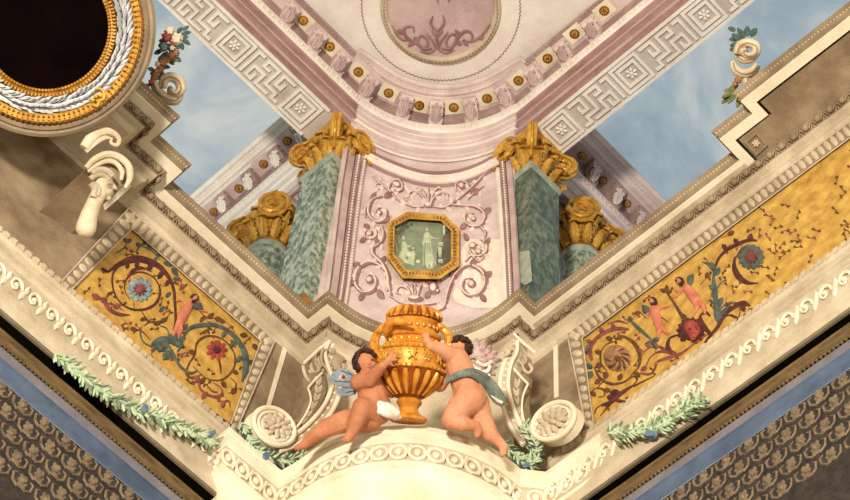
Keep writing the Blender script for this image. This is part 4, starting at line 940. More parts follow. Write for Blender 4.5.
L('frieze_band', 'urn', [(31.5, 47), (33, 47.6), (33, 49.5), (31.5, 50.3), (32.2, 57), (32.4, 63), (31.6, 66), (33.4, 66.7), (34, 68.5), (33, 70.2)], 64)
mb = MB()
for k in range(40):
    a = 2*PI*k/40; mb.ball(up_(33.2*math.cos(a), 48.6, 33.2*math.sin(a)), 1.5*S, 7, 5)
    mb.ball(up_(33.8*math.cos(a), 68.4, 33.8*math.sin(a)), 1.6*S, 7, 5)
for k in range(14):
    a = 2*PI*k/14+.22; ca, sa = math.cos(a), math.sin(a); n = up_(ca, 0, sa)-up_(0, 0, 0); c = up_(32.2*ca, 58, 32.2*sa)
    tt = n.cross(uz).normalized(); n = n.normalized()
    if k % 2 == 0:
        mb.ell(c, tt*4.6*S, uz*5.4*S, n*1.4*S, 14, 6)
        for j in range(6): d = tt*math.cos(j*PI/3)+uz*math.sin(j*PI/3); mb.ell(c+d*3*S+n*1.4*S, d*1.7*S, d.cross(n)*1.2*S, n*1.0*S, 7, 5)
        mb.ball(c+n*2.2*S, 1.3*S, 7, 5)
    else:
        for s2 in (-1, 1): mb.tube([c+tt*s2*4*S-uz*4*S+n*S, c+tt*s2*1*S-uz*1*S+n*1.6*S, c+tt*s2*3*S+uz*4*S+n*S, c+tt*s2*5*S+uz*2*S+n*S], [.9*S, 1.3*S, 1.1*S, .6*S], 6)
for k in range(26):
    a = 2*PI*k/26; c = up_(32.6*math.cos(a), 64.4, 32.6*math.sin(a)); mb.ball(c, 1.2*S, 6, 4)
mb.build('frieze_relief', 'gilt', urn)
mb = MB()
for k in range(16):
    a = 2*PI*(k+.5)/16
    q = [up_(r*math.cos(a)*1.0, z, r*math.sin(a)) for r, z in ((14.5, 24.5), (19.6, 29.5), (24.8, 35.5), (28.4, 41), (30.6, 45.5))]
    mb.tube(q, [1.3*S, 2.2*S, 3.0*S, 3.3*S, 2.0*S], 9)
mb.build('flutes', 'urn', bowl)
L('shoulder', 'urn', [(33, 70.2), (30.5, 71.5), (27.5, 74.5), (25.5, 78), (25, 80), (27.2, 81), (28, 83), (27.2, 85), (25, 86)], 64)
L('neck', 'urn', [(25, 86), (23.5, 88), (22.5, 91), (23.4, 94), (25, 96), (25.6, 97.5), (24, 99)], 64)
mb = MB()
for k in range(22):
    a = 2*PI*k/22; c = up_(26.6*math.cos(a), 76.6, 26.6*math.sin(a)); mb.ell(c, ux*2*S, uz*2.2*S, uy*2*S, 8, 5)
    c = up_(23.2*math.cos(a), 91.5, 23.2*math.sin(a)); mb.ell(c, ux*2.2*S, uz*2.6*S, uy*2.2*S, 8, 5)
mb.build('bead_pattern', 'gilt', urn)
lid = L('lid', 'urnd', [(24, 98.5), (27, 100), (27, 103), (24.5, 107), (19, 110.5), (11, 112.6), (2, 113)], 96, lobes=18, depth=.16, lob=(1, 5))  # darker gilding stands in for shade between the lobes
mb = MB()
for k in range(18):
    a = 2*PI*(k+.5)/18; q = [up_(r*math.cos(a), z, r*math.sin(a)) for r, z in ((25.5, 100.5), (26.4, 103), (24, 107.4), (18.5, 110.9), (10, 113))]
    mb.tube(q, [1.6*S, 2.4*S, 2.4*S, 1.9*S, 1.0*S], 7)
mb.build('lid_lobes', 'urn', urn)
sp = relief_body(FIG, [([(386, 331, 12), (388, 325, 14), (393, 321, 16), (401, 322, 20), (410, 323, 25)], [3.4, 4.0, 4.4, 3.6, 2.4])], [(390, 321, 5, 4.2, 10), (397, 319, 4, 3, 0)], .10, 'spout_figure', 'urn', urn, .011, 1.0, 2)
for sg, pts in ((-1, [(388, 326, 10), (379, 333, 8), (374.5, 344, 8), (375, 354, 8), (379, 361, 8), (383, 357, 10), (381, 351, 12)]), (1, [(438, 326, 6), (446, 334, 6), (449, 344, 4), (447, 353, 4), (443, 359, 4), (439, 354, 8)])):
    q = smoothpts(pts, 4); mb = MB(); n = len(q)
    mb.tube([fp(*p) for p in q], [K*(3.0+2.0*math.sin(PI*i/n)) for i in range(n)], 9)
    for i in range(2, n-2, 3): mb.ball(fp(*q[i])+FIG.n*K*3, K*2.4, 7, 5)
    mb.build('handle', 'urn', urn)
# ---- cherubs
def body(limbs, balls, name, m, root, vox=.0085, sm=4):
    mb = MB()
    for pts, rr in limbs:
        P = [fp(*p) for p in pts]; q = []; w = []
        for i in range(len(P)-1):
            for k in range(4): q.append(P[i].lerp(P[i+1], k/4)); w.append((rr[i]+(rr[i+1]-rr[i])*k/4)*K)
        q.append(P[-1]); w.append(rr[-1]*K)
        mb.tube(q, w, 12)
        for p, r in zip(P, rr): mb.ball(p, r*K, 12, 8)
    for x, y, d, a, b, c, rot in balls:
        ca, sa = math.cos(math.radians(rot)), math.sin(math.radians(rot)); vx = hr*ca - uz*sa; vy = hr*sa + uz*ca
        mb.ell(fp(x, y, d), vx*a*K, vy*b*K, FIG.n*c*K, 14, 9)
    return mb.build(name, m, root, voxel=vox, smooth=sm)
def fingers(w, palm, tips, thumb):
    out = [([w, palm], [3.9, 4.2])]
    for t in tips:
        b = tuple(palm[i]+(t[i]-palm[i])*.35 for i in range(3)); mid = tuple(palm[i]+(t[i]-palm[i])*.70 for i in range(3)); mid = (mid[0], mid[1], mid[2]+.9)
        out.append(([b, mid, t], [1.45, 1.3, 1.05]))
    b = tuple(w[i]*.4+palm[i]*.6 for i in range(3)); out.append(([b, tuple((b[i]+thumb[i])/2 for i in range(3)), thumb], [1.6, 1.35, 1.0]))
    return out
c1 = thing('cherub', fp(372, 424, 0), 'dark-haired cherub with blue butterfly wing, seated left of the gilded urn', 'cherub')
limbs = [([(370, 380, 6), (372, 395, 5), (377, 411, 4)], [12, 15, 15.5]),                       # trunk
         ([(366, 372, 8), (367, 380, 7)], [6.5, 8]),                                              # neck
         ([(359, 385, 12), (369, 385, 20), (382, 373.5, 33)], [9.3, 7.6, 4.8]),                     # right arm on the urn
         ([(381, 384, 0), (392, 392, -6)], [7, 5]),                                               # far shoulder
         ([(373, 413, 10), (362, 412, 24), ], [13, 10]), ([(362, 412, 24), (357, 424, 22), (351, 438, 18)], [9.5, 8.8, 5.4]), ([(351, 438, 18), (347.5, 444, 23)], [5.4, 4.0]),
         ([(370, 419, 4), (346, 423, 9), (325, 430, 8)], [13.5, 11.5, 9.2]), ([(325, 430, 8), (313, 438, 6), (304, 446, 5)], [9, 7, 4.6]), ([(304, 446, 5), (297.5, 449.5, 9)], [4.4, 3.2])]
limbs += fingers((383, 373, 33.5), (388.3, 368.6, 35.5), [(389.6, 359.4, 36.2), (394.0, 360.0, 36.6), (397.4, 363.4, 36.6), (397.8, 368.4, 36.2)], (393.4, 374.6, 36.8))
for i in range(5): limbs.append(([(350-i*1.5, 441+i*.2, 21), (347.8-i*1.3, 446.2-i*.3, 24)], [1.5, 1.2]))
for i in range(5): limbs.append(([(300-i*.4, 446.6+i*.9, 8), (296-i*.3, 448+i*1.0, 10)], [1.2, 1.0]))
head = [(365.5, 366.5, 12, 10.5, 11.6, 10.8, 8), (367, 372, 14, 7.6, 6.2, 7.5, 0), (369, 368, 21.5, 1.9, 2.6, 2.6, 0), (364, 370, 19, 3.4, 3, 3, 0), (373, 369, 18.5, 3.2, 3, 3, 0), (369, 375.6, 19, 2.6, 1.9, 2.4, 0), (369, 372.6, 20.4, 2.4, 1.0, 1.6, 0), (366, 362.5, 20, 5.6, 1.8, 2.4, 6), (357, 368, 8, 1.8, 3, 2.2, 0),
        (372, 404, 14, 11, 10, 9, 0), (368, 390, 14, 9, 7, 6, 0), (364, 416, 20, 8, 7, 7, 0)]
b1 = body(limbs, head, 'body', 'skinb', c1)
mb = MB()
for (x, y) in ((364.6, 365.2), (372.2, 364.6)): mb.ell(fp(x, y, 20.6), hr*1.5*K, uz*1.0*K, FIG.n*1.2*K, 8, 6)
mb.build('eyes', 'hair', c1)
mb = MB(); mb.ell(fp(369.2, 372.6, 21.6), hr*2.0*K, uz*.55*K, FIG.n*.8*K, 8, 5); mb.build('lips', 'redleaf', c1)
mb = MB(); random.seed(3)
for k in range(70):
    a = random.uniform(.15*PI, 1.30*PI); e = random.uniform(-.3, 1.25)
    x = 365.5+11.6*math.cos(a)*math.cos(e*.6); y = 365-12*math.sin(a)*math.cos(e*.55)
    d = 11+9.5*math.sin(e)*(.9)
    if y > 361 and x > 360 and d > 12: continue
    mb.ball(fp(x, y, d), K*random.uniform(1.6, 2.9), 7, 5)
mb.build('curly_hair', 'hair', c1)
mb = MB()
WU = [(328.5, 378), (333, 371), (341, 367.5), (350, 369.5), (358, 376), (361, 383), (354, 386), (343, 386), (333, 383.5)]
WLo = [(336, 386), (346, 387), (357, 386), (356, 392), (347, 394.5), (338, 394)]
for poly, d in ((WU, -4), (WLo, -7)): mb.prism([fp(x, y, d) for x, y in poly], [fp(x, y, d-2.5) for x, y in poly])
w1 = mb.build('wing', 'bluewing', c1)
mb = MB(); mb.ell(fp(343, 376.5, -3.6), hr*4.4*K, uz*4*K, FIG.n*.8*K, 14, 6); mb.build('wing_spot', 'pinkfeather', w1)
mb = MB(); mb.ell(fp(343.5, 376.5, -3), hr*2.0*K, uz*2*K, FIG.n*.8*K, 10, 6)
for q in ([(358, 381), (348, 381), (334, 380)], [(358, 379), (350, 373), (341, 369.5)], [(356, 389), (346, 391)]): mb.tube([fp(x, y, -3.9 if y < 385 else -6.8) for x, y in q], K*.5, 5)
mb.build('wing_marking', 'slate', w1)
mb = MB()
for q, w in (([(377, 408, 20), (386, 411, 21), (395, 417, 18), (401, 421, 14)], [4, 5, 5, 2.5]), ([(377, 414, 20), (386, 417, 20), (397, 421.5, 15)], [4, 5, 3]), ([(383, 408, 19), (391, 412, 19), (399, 419, 14)], [3, 4, 3])):
    mb.tube([fp(*p) for p in smoothpts(q, 4)], [K*w[min(int(i*len(w)/(4*(len(q)-1)+1)), len(w)-1)] for i in range(4*(len(q)-1)+1)], 9)
mb.build('loincloth', 'white', c1, voxel=.011, smooth=2)
c2 = thing('cherub', fp(470, 425, 0), 'kneeling cherub with feathered wing and green sash, right of the gilded urn', 'cherub')
limbs = [([(456, 361, 6), (461, 374, 8), (466, 390, 8)], [13, 14, 14]), ([(466, 390, 8), (469, 402, 10)], [14, 17]),
         ([(456, 359, 6), (458, 352, 2)], [8, 7]),
         ([(452, 359, 10), (439, 354, 20), (429.5, 352.5, 28)], [9.6, 7.6, 5.2]),
         ([(450, 368, -2), (440, 384, -6)], [8, 7]),
         ([(470, 403, 14), (459, 412, 18), (450, 424, 20)], [15.5, 13, 9.6]), ([(450, 424, 20), (462, 428, 20), (474, 429.5, 17)], [9.5, 8, 5.2]), ([(474, 429, 17), (477, 434, 15), (476.5, 438, 15)], [5.2, 4.8, 3.6]),
         ([(475, 406, 6), (482, 422, 6), (490, 436, 8)], [14.5, 11, 8.2]), ([(490, 436, 8), (498, 443, 9)], [8, 5.2]), ([(498, 443, 9), (503, 449, 11), (502, 456, 12)], [5.2, 4.8, 3.4])]
limbs += fingers((429.5, 352.5, 28), (426, 348, 30.5), [(421.4, 342, 30.5), (423.4, 340.2, 30.5), (425.8, 340, 30.4), (428.2, 341.4, 30)], (421.6, 349.6, 32))
for i in range(5): limbs.append(([(476+i*.8, 436, 16), (474.8+i*.9, 440-i*.3, 17)], [1.3, 1.0])); limbs.append(([(502+i*.6, 453, 13), (500.4+i*1.0, 458.4-i*.4, 14)], [1.4, 1.1]))
hd2 = [(459, 349.5, 0, 10, 10.5, 10, 0), (450.5, 351, 4, 2, 2.4, 2.4, 0), (453, 347, 6, 3, 3, 3, 0), (464, 398, 18, 9, 12, 7, 20), (476, 400, 14, 10, 12, 9, 0), (459, 372, 16, 9, 10, 5, 0), (455, 418, 23, 7, 8, 6, 20)]
b2 = body(limbs, hd2, 'body', 'skin', c2)
mb = MB(); random.seed(5)
for k in range(80):
    a = random.uniform(0, 2*PI); e = random.uniform(-.6, 1.2); x = 460+10.6*math.cos(a)*math.cos(e*.8); y = 348.5-10.8*math.sin(a)*math.cos(e*.8); d = 9.5*math.sin(e)
    if x < 452 and y > 346: continue
    mb.ball(fp(x, y, d+1), K*random.uniform(2.0, 3.2), 7, 5)
mb.build('curly_hair', 'hair', c2)
mb = MB(); mb.ell(fp(452.4, 348.6, 8), hr*1.3*K, uz*.8*K, FIG.n*1.0*K, 8, 6); mb.build('eye', 'hair', c2)
mb = MB(); random.seed(9)
for row, (n_, L0, w0, dd) in enumerate(((9, 26, 5.0, -2), (8, 20, 4.6, 0), (6, 13, 4.4, 2))):
    for k in range(n_):
        a = math.radians(118-150*k/(n_-1)); b = (473+3*math.cos(a), 361-2*math.sin(a)); l = L0*(1-.10*abs(k-n_*.4)/n_)*random.uniform(.9, 1.05)
        e = (b[0]+l*math.cos(a), b[1]-l*.95*math.sin(a)); p = fp(*b, dd); q = fp(*e, dd-1)
        mb.leaf(p, q, (q-p).cross(FIG.n), FIG.n, w0*K, -.10, 8, thick=.010, ridge=.45)
w2 = mb.build('wing', 'pinkfeather', c2)
mb = MB()
for q in ([(472, 366), (480, 372), (487, 372), (490, 366)], [(474, 370), (482, 377), (490, 376)], [(476, 362), (484, 366), (492, 362)]): mb.tube([fp(x, y, 3) for x, y in smoothpts(q, 4)], K*2.0, 7)
mb.build('down_feathers', 'white', w2)
mb = MB()
sq = smoothpts([(445, 384, 16, 2.5), (455, 381, 23, 3.4), (467, 378, 24, 4.2), (478, 380, 20, 5.5), (488, 387, 12, 6.5), (495, 395, 8, 7), (500, 402, 6, 6), (503, 407, 6, 2.5)], 5)
mb.tube([fp(*p[:3]) for p in sq], [p[3]*K for p in sq], 10, .45, FIG.n)
for o in (-1, 1):
    q2 = sq[12:]; mb.tube([fp(p[0]+o*.3*p[3], p[1]-o*.35*p[3], p[2]+p[3]*.40) for p in q2], [p[3]*K*.24 for p in q2], 6)
mb.build('sash', 'sash', c2)
mb = MB(); mb.tube([fp(x, y, 10) for x, y in ((491, 397), (497, 403), (502, 405))], K*1.7, 7); mb.build('sash_lining', 'white', c2)
# ---- scroll consoles either side of the figure group
def console(side, sf, label, C):
    T = thing('scroll_console', sf.pt(*C['vol'][:2]), label, 'console', 'scroll consoles under the corner cornice')
    def strip(mb, pts, off, back, sub=6):
        q = smoothpts(pts, sub); n = len(q); l, r = [], []
        for i, (x, y, w) in enumerate(q):
            a, b = q[max(i-1, 0)], q[min(i+1, n-1)]; dx, dy = b[0]-a[0], b[1]-a[1]; m = math.hypot(dx, dy)
            l.append((x-dy/m*w/2, y+dx/m*w/2)); r.append((x+dy/m*w/2, y-dx/m*w/2))
        for i in range(n-1):
            f = [sf.pt(*c, off) for c in (l[i], l[i+1], r[i+1], r[i])]; mb.prism(f, [p-sf.n*(off-back) for p in f])
        return q
    mb = MB(); q = strip(mb, C['band'], .05, -.07); mb.build('scroll_band', 'stone', T, angle=40)
    for sg in (-1, 1):
        e = []
        for i, (x, y, w) in enumerate(q):
            a, b = q[max(i-1, 0)], q[min(i+1, len(q)-1)]; dx, dy = b[0]-a[0], b[1]-a[1]; l = math.hypot(dx, dy); e.append(sf.pt(x-sg*dy/l*w*.42, y+sg*dx/l*w*.42, .055))
        mb = MB(); mb.tube(e, .019, 8, .9, sf.n); mb.build('band_edge', 'pale', T)
    mb = MB()
    for i in range(2, len(q)-1, 3): blob(mb, sf, q[i][0], q[i][1], q[i][2]*.17, q[i][2]*.14, 0, .05, .5, 8)
    mb.build('stud_pattern', 'cream', T)
    mb = MB(); strip(mb, C['side'], .03, -.07); mb.build('side_panel', 'stoneb', T, angle=40)
    mb = MB()
    for pts, w in C['edges']: stem(mb, sf, pts, w, .04, .8, taper=False)
    mb.build('side_edge', 'pale', T)
    mb = MB()
    qs = smoothpts(C['side'], 5)
    for i in range(2, len(qs)-3, 3):
        x, y, w = qs[i]; x2, y2, _ = qs[i+3]
        for s2 in (-1, 1): pleaf(mb, sf, x2, y2, x+s2*w*.20, y, w*.13, .035, .02, 5)
    mb.build('carved_leaves', 'stone', T)
    x, y, rx, ry, rot = C['vol']; mb = MB(); ca, sa = math.cos(math.radians(rot)), math.sin(math.radians(rot))
    def el(k, off, n=36): return [sf.pt(x+rx*k*ca*math.cos(a)-ry*k*sa*math.sin(a), y+rx*k*sa*math.cos(a)+ry*k*ca*math.sin(a), off) for a in [2*PI*i/n for i in range(n)]]
    fr, bk = el(1, .08), el(1, -.22); mb.prism(fr, [p-sf.n*.10 for p in fr]); vo = mb.build('volute', 'cream', T, angle=40)
    mb = MB(); e = el(.93, .085); mb.tube(e+[e[0]], .022, 8); e = el(.72, .085); mb.tube(e+[e[0]], .014, 8); mb.build('volute_rim', 'pale', vo)
    x, y, rx, ry = C['ros']; ros = MB()
    for row, (n_, k, s2) in enumerate(((11, .78, .30), (8, .48, .28))):
        for j in range(n_):
            a = 2*PI*(j+.5*row)/n_; px, py = x+rx*k*ca*math.cos(a)-ry*k*sa*math.sin(a), y+rx*k*sa*math.cos(a)+ry*k*ca*math.sin(a)
            blob(ros, sf, px, py, rx*s2, ry*s2*.85, math.degrees(a)+rot, .095+.01*row, .6, 9)
    blob(ros, sf, x, y, rx*.24, ry*.24, 0, .12, .8, 10); ros.build('rosette', 'stone', T)
    mb = MB()
    for pts, w in C['curls']: stem(mb, sf, pts, w*.9, .0, .8, taper=False)
    mb.build('upper_curls', 'stone', T)
    mb = MB()
    for pts, w in C['leafs']: stem(mb, sf, pts, w, .075, .7)
    for l in C['lv']: pleaf(mb, sf, *l, off=.085, lobed=1)
    mb.build('cartouche_leaf', 'stone', T)
def slant(a, b, d):
    d = V(d); t = b-a; n = d.cross(t).normalized(); return Plane(a, n if n.dot(fw) < 0 else -n)
CL = slant(PY(7.84).pt(275, 430), PY(7.58).pt(338, 345), (1, 0, 0))
CRp = slant(PX(6.90).pt(552, 424), PX(6.62).pt(512, 348), (0, 1, 0))
console('left', CL, 'carved scroll console with a round rosette, left of the blue-winged cherub', dict(
    band=[(331, 344, 6), (328, 353, 7), (331, 364, 8), (335, 375, 9), (336, 388, 10.5), (331, 403, 11.5), (321, 418, 12), (307, 432, 12), (292, 442, 11), (278, 448, 9)],
    side=[(318, 372, 14), (319, 385, 16), (317, 398, 13), (310, 412, 10), (301, 424, 8)], vol=(274, 426.5, 24, 17.5, 38), ros=(278, 425.5, 15, 10.5),
    edges=[([(304, 363), (313, 355), (322, 347), (330, 341)], 3.2), ([(308, 388), (315, 380), (322, 373)], 2.6), ([(308, 388), (311, 400), (306, 414), (297, 427)], 2.4)],
    curls=[([(303, 366), (305, 374), (309, 381), (312, 376), (309, 370)], 4.5), ([(310, 357), (311, 366), (315, 374), (319, 369), (315, 363)], 4.5), ([(319, 350), (318, 358), (321, 366), (326, 362), (323, 355)], 4.5)],
    leafs=[([(326, 349), (322, 352), (322, 362), (328, 372), (331, 386)], 3), ([(326, 349), (334, 352), (342, 358), (346, 366), (342, 370), (338, 365)], 3.4), ([(334, 358), (339, 363), (337, 369), (332, 367)], 2.6), ([(350, 362), (356, 368), (362, 374)], 2.4)],
    lv=[(334, 356, 346, 362, 5), (334, 358, 341, 372, 5), (330, 352, 336, 350, 4)], cap=[(304, 362), (328, 343), (334, 347), (310, 368)]))
console('right', CRp, 'carved scroll console with a round rosette, right of the green-sashed cherub', dict(
    band=[(515, 341, 5), (514, 351, 7), (509, 360, 8), (505.5, 371, 9), (504, 385, 10), (506, 399, 11), (511, 415, 11.5), (518, 431, 11), (526, 443, 9)],
    side=[(519, 373, 12), (516, 388, 12), (517, 402, 9), (520, 417, 7), (524, 430, 4)], vol=(553.5, 421, 25, 17, -36), ros=(552.5, 421.5, 17, 11.5),
    edges=[([(514, 334), (521, 341), (528, 347), (535, 353)], 3.2), ([(514, 369), (521, 377), (528, 384)], 2.6), ([(528, 384), (523, 396), (522, 412), (526, 428)], 2.4)],
    curls=[([(518, 352), (518, 359), (522, 364), (526, 361), (524, 356)], 3.6), ([(523, 360), (523, 368), (528, 373), (532, 369), (529, 364)], 3.6)],
    leafs=[([(513, 341), (507, 345), (500, 352), (496, 361)], 4), ([(510, 344), (514, 350), (512, 357)], 2.6), ([(498, 352), (494, 356), (497, 361), (502, 358)], 2.6)],
    lv=[(512, 343, 502, 353, 5), (504, 350, 496, 362, 5), (508, 346, 506, 356, 4)], cap=[(515, 337), (534, 351), (530, 356), (512, 343)]))
# ---- laurel garlands
def garland(label, sf, path, w, m, m2, ribbons, group='laurel garlands', seed=1, offs=.015):
    random.seed(seed); T = thing('laurel_garland', sf.pt(*path[len(path)//2]), label, 'garland', group)
    q = smoothpts(path, 10); mb, mb2 = MB(), MB()
    for i in range(len(q)-1):
        dx, dy = q[i+1][0]-q[i][0], q[i+1][1]-q[i][1]; l = math.hypot(dx, dy) or 1; dx, dy = dx/l, dy/l
        for s2 in (-1, -1, 0, 1, 1):
            a = s2*random.uniform(.5, 1.15)+random.uniform(-.2, .2); vx, vy = dx*math.cos(a)-dy*math.sin(a), dx*math.sin(a)+dy*math.cos(a)
            L0 = w*random.uniform(.55, 1.05); o = random.uniform(-.32, .32)*w
            pleaf(mb if random.random() < .68 else mb2, sf, q[i][0]+o, q[i][1]+o, q[i][0]+o+vx*L0, q[i][1]+o+vy*L0*.9, w*.085, offs+random.uniform(0, .03), random.uniform(.0, .08), 5)
    mb.build('leaves', m, T); mb2.build('dark_leaves', m2, T)
    mb = MB(); mb.tube([sf.pt(*p, offs-.01) for p in q], .018, 6); mb.build('stalk', m2, T)
    for (x, y, r, a) in ribbons:
        mb = MB(); ca, sa = math.cos(math.radians(a)), math.sin(math.radians(a))
        poly = [(x+r*(u*ca-v*sa), y+r*(u*sa+v*ca)) for u, v in ((-.55, -1), (.5, -.8), (.7, .2), (.5, 1), (-.4, .8), (-.7, 0))]
        slab(mb, sf, [(x+(a-x)*.75, y+(b-y)*.75) for a, b in poly], offs+.035, offs-.01); mb.build('ribbon', 'blue', T)
GL, GR = PY(7.955), PX(6.972)
garland('long pale laurel garland with blue ribbons along the left wall moulding', GL, [(58, 356), (80, 373), (100, 389), (128, 405), (160, 418), (188, 429), (210, 440)], 13, 'laurel', 'laureld', [(145, 408, 6, 20), (213, 433, 5, 60)], seed=1)
garland('pale laurel garland with a blue ribbon on the right wall moulding', GR, [(610, 435), (626, 432), (646, 430), (664, 422), (684, 410), (700, 399)], 12, 'laurel', 'laureld', [(649, 433, 6, 90)], seed=2)
garland('blue-green laurel garland under the rosette of the left scroll console', CL, [(243, 424), (248, 438), (258, 450), (272, 457), (290, 460), (304, 457)], 10, 'laurel', 'slate', [(266, 456, 6, 30)], seed=3, offs=.04)
garland('blue-green laurel garland at the foot of the right scroll console', CRp, [(504, 444), (513, 453), (524, 461), (533, 459), (536, 448), (530, 436), (527, 428)], 10, 'laurel', 'slate', [(526, 465, 5, 80)], seed=4, offs=.06)
# ---- oval picture frame at the upper left
OV = Plane(PY(7.10).pt(132, 92), (0, -1, -.9))
OC = (46, 27)
def oc(r, a, off=0): return OV.pt(OC[0]+r*math.cos(a), OC[1]+r*math.sin(a), off)
of = thing('oval_picture_frame', oc(80, .9), 'huge round gilded frame with a silver leaf wreath around a black picture', 'picture frame')
def oring(name, prof, m, root=of, n=110):
    mb = MB(); vs = []; fs = []
    k = len(prof)
    for i in range(n):
        a = 2*PI*i/n
        for r, o in prof: vs.append(oc(r, a, o))
    for i in range(n):
        for j in range(k):
            a = i*k+j; b = i*k+(j+1) % k; c = ((i+1) % n)*k+(j+1) % k; d = ((i+1) % n)*k+j
            fs.append((a, b, c, d))
    mb.add(vs, fs); return mb.build(name, m, root)
mb = MB(); mb.prism([oc(64, 2*PI*i/80, -.03) for i in range(80)], [oc(64, 2*PI*i/80, -.06) for i in range(80)]); mb.build('dark_picture', 'darkpic', of)
oring('outer_moulding', [(97, -.08), (97, .03), (100, .06), (103, .05), (104, .03), (107, .04), (110, .02), (110, -.08)], 'frame')
oring('outer_gilt_ring', [(86, -.06), (86, .06), (88, .09), (95, .09), (97.5, .05), (97.5, -.06)], 'gilt')
oring('wreath_bed', [(71, -.06), (71, .03), (86.5, .03), (86.5, -.06)], 'silvd')
oring('inner_gilt_ring', [(62, -.06), (62, .02), (64, .05), (70, .07), (72, .05), (72, -.06)], 'giltd')
mb = MB()
for k in range(120):
    a = 2*PI*k/120; t = (oc(63, a+.01)-oc(63, a)).normalized(); mb.ball(oc(63.5, a, .06), 1.5*PXM, 7, 5); mb.ell(oc(68.5, a, .075), (oc(70, a)-oc(68.5, a))*1.6, t*1.3*PXM, OV.n*.015, 7, 5)
mb.build('inner_beading', 'gilt', of)
mb = MB()
for k in range(110):
    a = 2*PI*k/110; mb.ball(oc(96, a, .08), 1.5*PXM, 6, 4); c0 = oc(91.5, a, .09); t = (oc(91.5, a+.02)-c0).normalized(); rr_ = (oc(94, a)-oc(91.5, a))
    mb.tube([c0-t*.016-rr_, c0+t*.012, c0+t*.004+rr_, c0-t*.014+rr_*.6], [.008, .011, .009, .004], 5)
mb.build('outer_ornament', 'giltd', of)
mb = MB(); random.seed(4)
for k in range(84):
    a = 2*PI*k/84
    for s2 in (-1, 0, 1):
        r = 79+s2*2.4; b = oc(r, a, .05+.03*(s2 == 0)); e = oc(r+s2*5.4+random.uniform(-1.6, 1.6), a-.15, .085+.03*(s2 == 0)); t = e-b
        mb.leaf(b, e, t.cross(OV.n), OV.n, 1.7*PXM, .25, 5, thick=.008, ridge=.5)
mb.build('leaf_wreath', 'silver', of)
mb = MB()
for q in ([(92, 92), (98, 88), (104, 92), (103, 99), (96, 101)], [(92, 104), (97, 106), (99, 101)]): stem(mb, OV, q, 3, .11, .7, taper=False)
for x, y in ((96, 96), (93, 100), (101, 95)): blob(mb, OV, x, y, 2.4, 2.4, 0, .11, .6)
tag(mb.build('gilt_cartouche', 'gilt'), 'small gilded cartouche overlapping the lower rim of the round frame', 'ornament')
# ---- stone bust beneath the stepped cornice at the left edge
BU = Plane(PY(7.52).pt(106, 178), (0, -1, -.85))
bu = thing('stone_bust', BU.pt(104, 184), 'carved stone head in profile under a shell-like crest at the left edge', 'bust')
mb = MB()
mb.prism([BU.pt(x, y, .0) for x, y in ((86, 170), (96, 160), (108, 156), (119, 158), (127, 167), (128, 178), (123, 187), (112, 178), (100, 172))], [BU.pt(x, y, .0)+V((0, .62, 0)) for x, y in ((86, 170), (96, 160), (108, 156), (119, 158), (127, 167), (128, 178), (123, 187), (112, 178), (100, 172))]); mb.build('crest_shell', 'stoneb', bu)  # brown fill stands in for shade in the hollow crest
relief_body(BU, [([(100, 192), (94, 203), (89, 216), (86, 228)], [7.5, 7.5, 8.5, 10]), ([(110, 181), (113, 185), (116.2, 189)], [2.2, 2.2, 1.7])], [(103, 183, 9.5, 11, 25), (106.5, 191, 6.5, 6.5, 30), (108.5, 198, 3.2, 2.6, 30), (113, 192.6, 2.2, 1.2, 30), (112, 195, 2.0, 1.1, 30), (110, 179.5, 3.6, 1.8, 40)], .05, 'head', 'bust', bu, .010, .9, 2)
mb = MB()
for q, w in (([(92, 174), (99, 170), (107, 171), (112, 176)], 5), ([(90, 179), (97, 175), (104, 175.5), (109, 180)], 4), ([(91, 183), (95, 189), (93, 197)], 5), ([(94, 183), (99, 189), (97, 196)], 4)): stem(mb, BU, q, w*1.3, .10, .9, taper=False)
mb.build('hair', 'stone', bu)
mb = MB()
for q, w in (([(86, 168), (95, 159), (107, 154.5), (119, 157), (128.5, 166), (130, 178), (125, 188)], [5, 6, 7, 7, 7, 6, 3]), ([(88, 172), (97, 165), (108, 161), (117, 164), (122, 172), (121, 180)], [3, 4, 5, 5, 5, 3])): stem(mb, BU, q, w, .05, .8)
mb.build('crest', 'bust', bu)
mb = MB()
stem(mb, BU, [(107.5, 184.5), (110, 184), (112, 185.2)], 1.5, .135, .6, taper=False); stem(mb, BU, [(110, 194), (113.6, 193.9)], .9, .13, .6, taper=False)
mb.build('eye_and_mouth', 'stoneb', bu)
sc_ = scrollwork('stone_scroll', 'cream stone scroll above the bust at the left edge', [([(84, 148), (92, 137), (103, 131.5), (113, 133), (119, 139), (117, 145), (111, 143), (112, 138)], [8, 9, 8, 6, 4.5, 3.6, 3, 2]), ([(86, 152), (95, 143), (104, 138), (111, 138)], 4)], [], [], 'bust', None, Plane(PY(7.46).pt(103, 138), (0, -1, -.6)), 'scroll', .04, .7)
mb = MB(); slab(mb, SL, [(112, 184), (135, 163), (141, 178), (118, 199)], .16, -.01); tag(mb.build('stone_block', 'cream'), 'plain cream stone block behind the profile head', 'block')
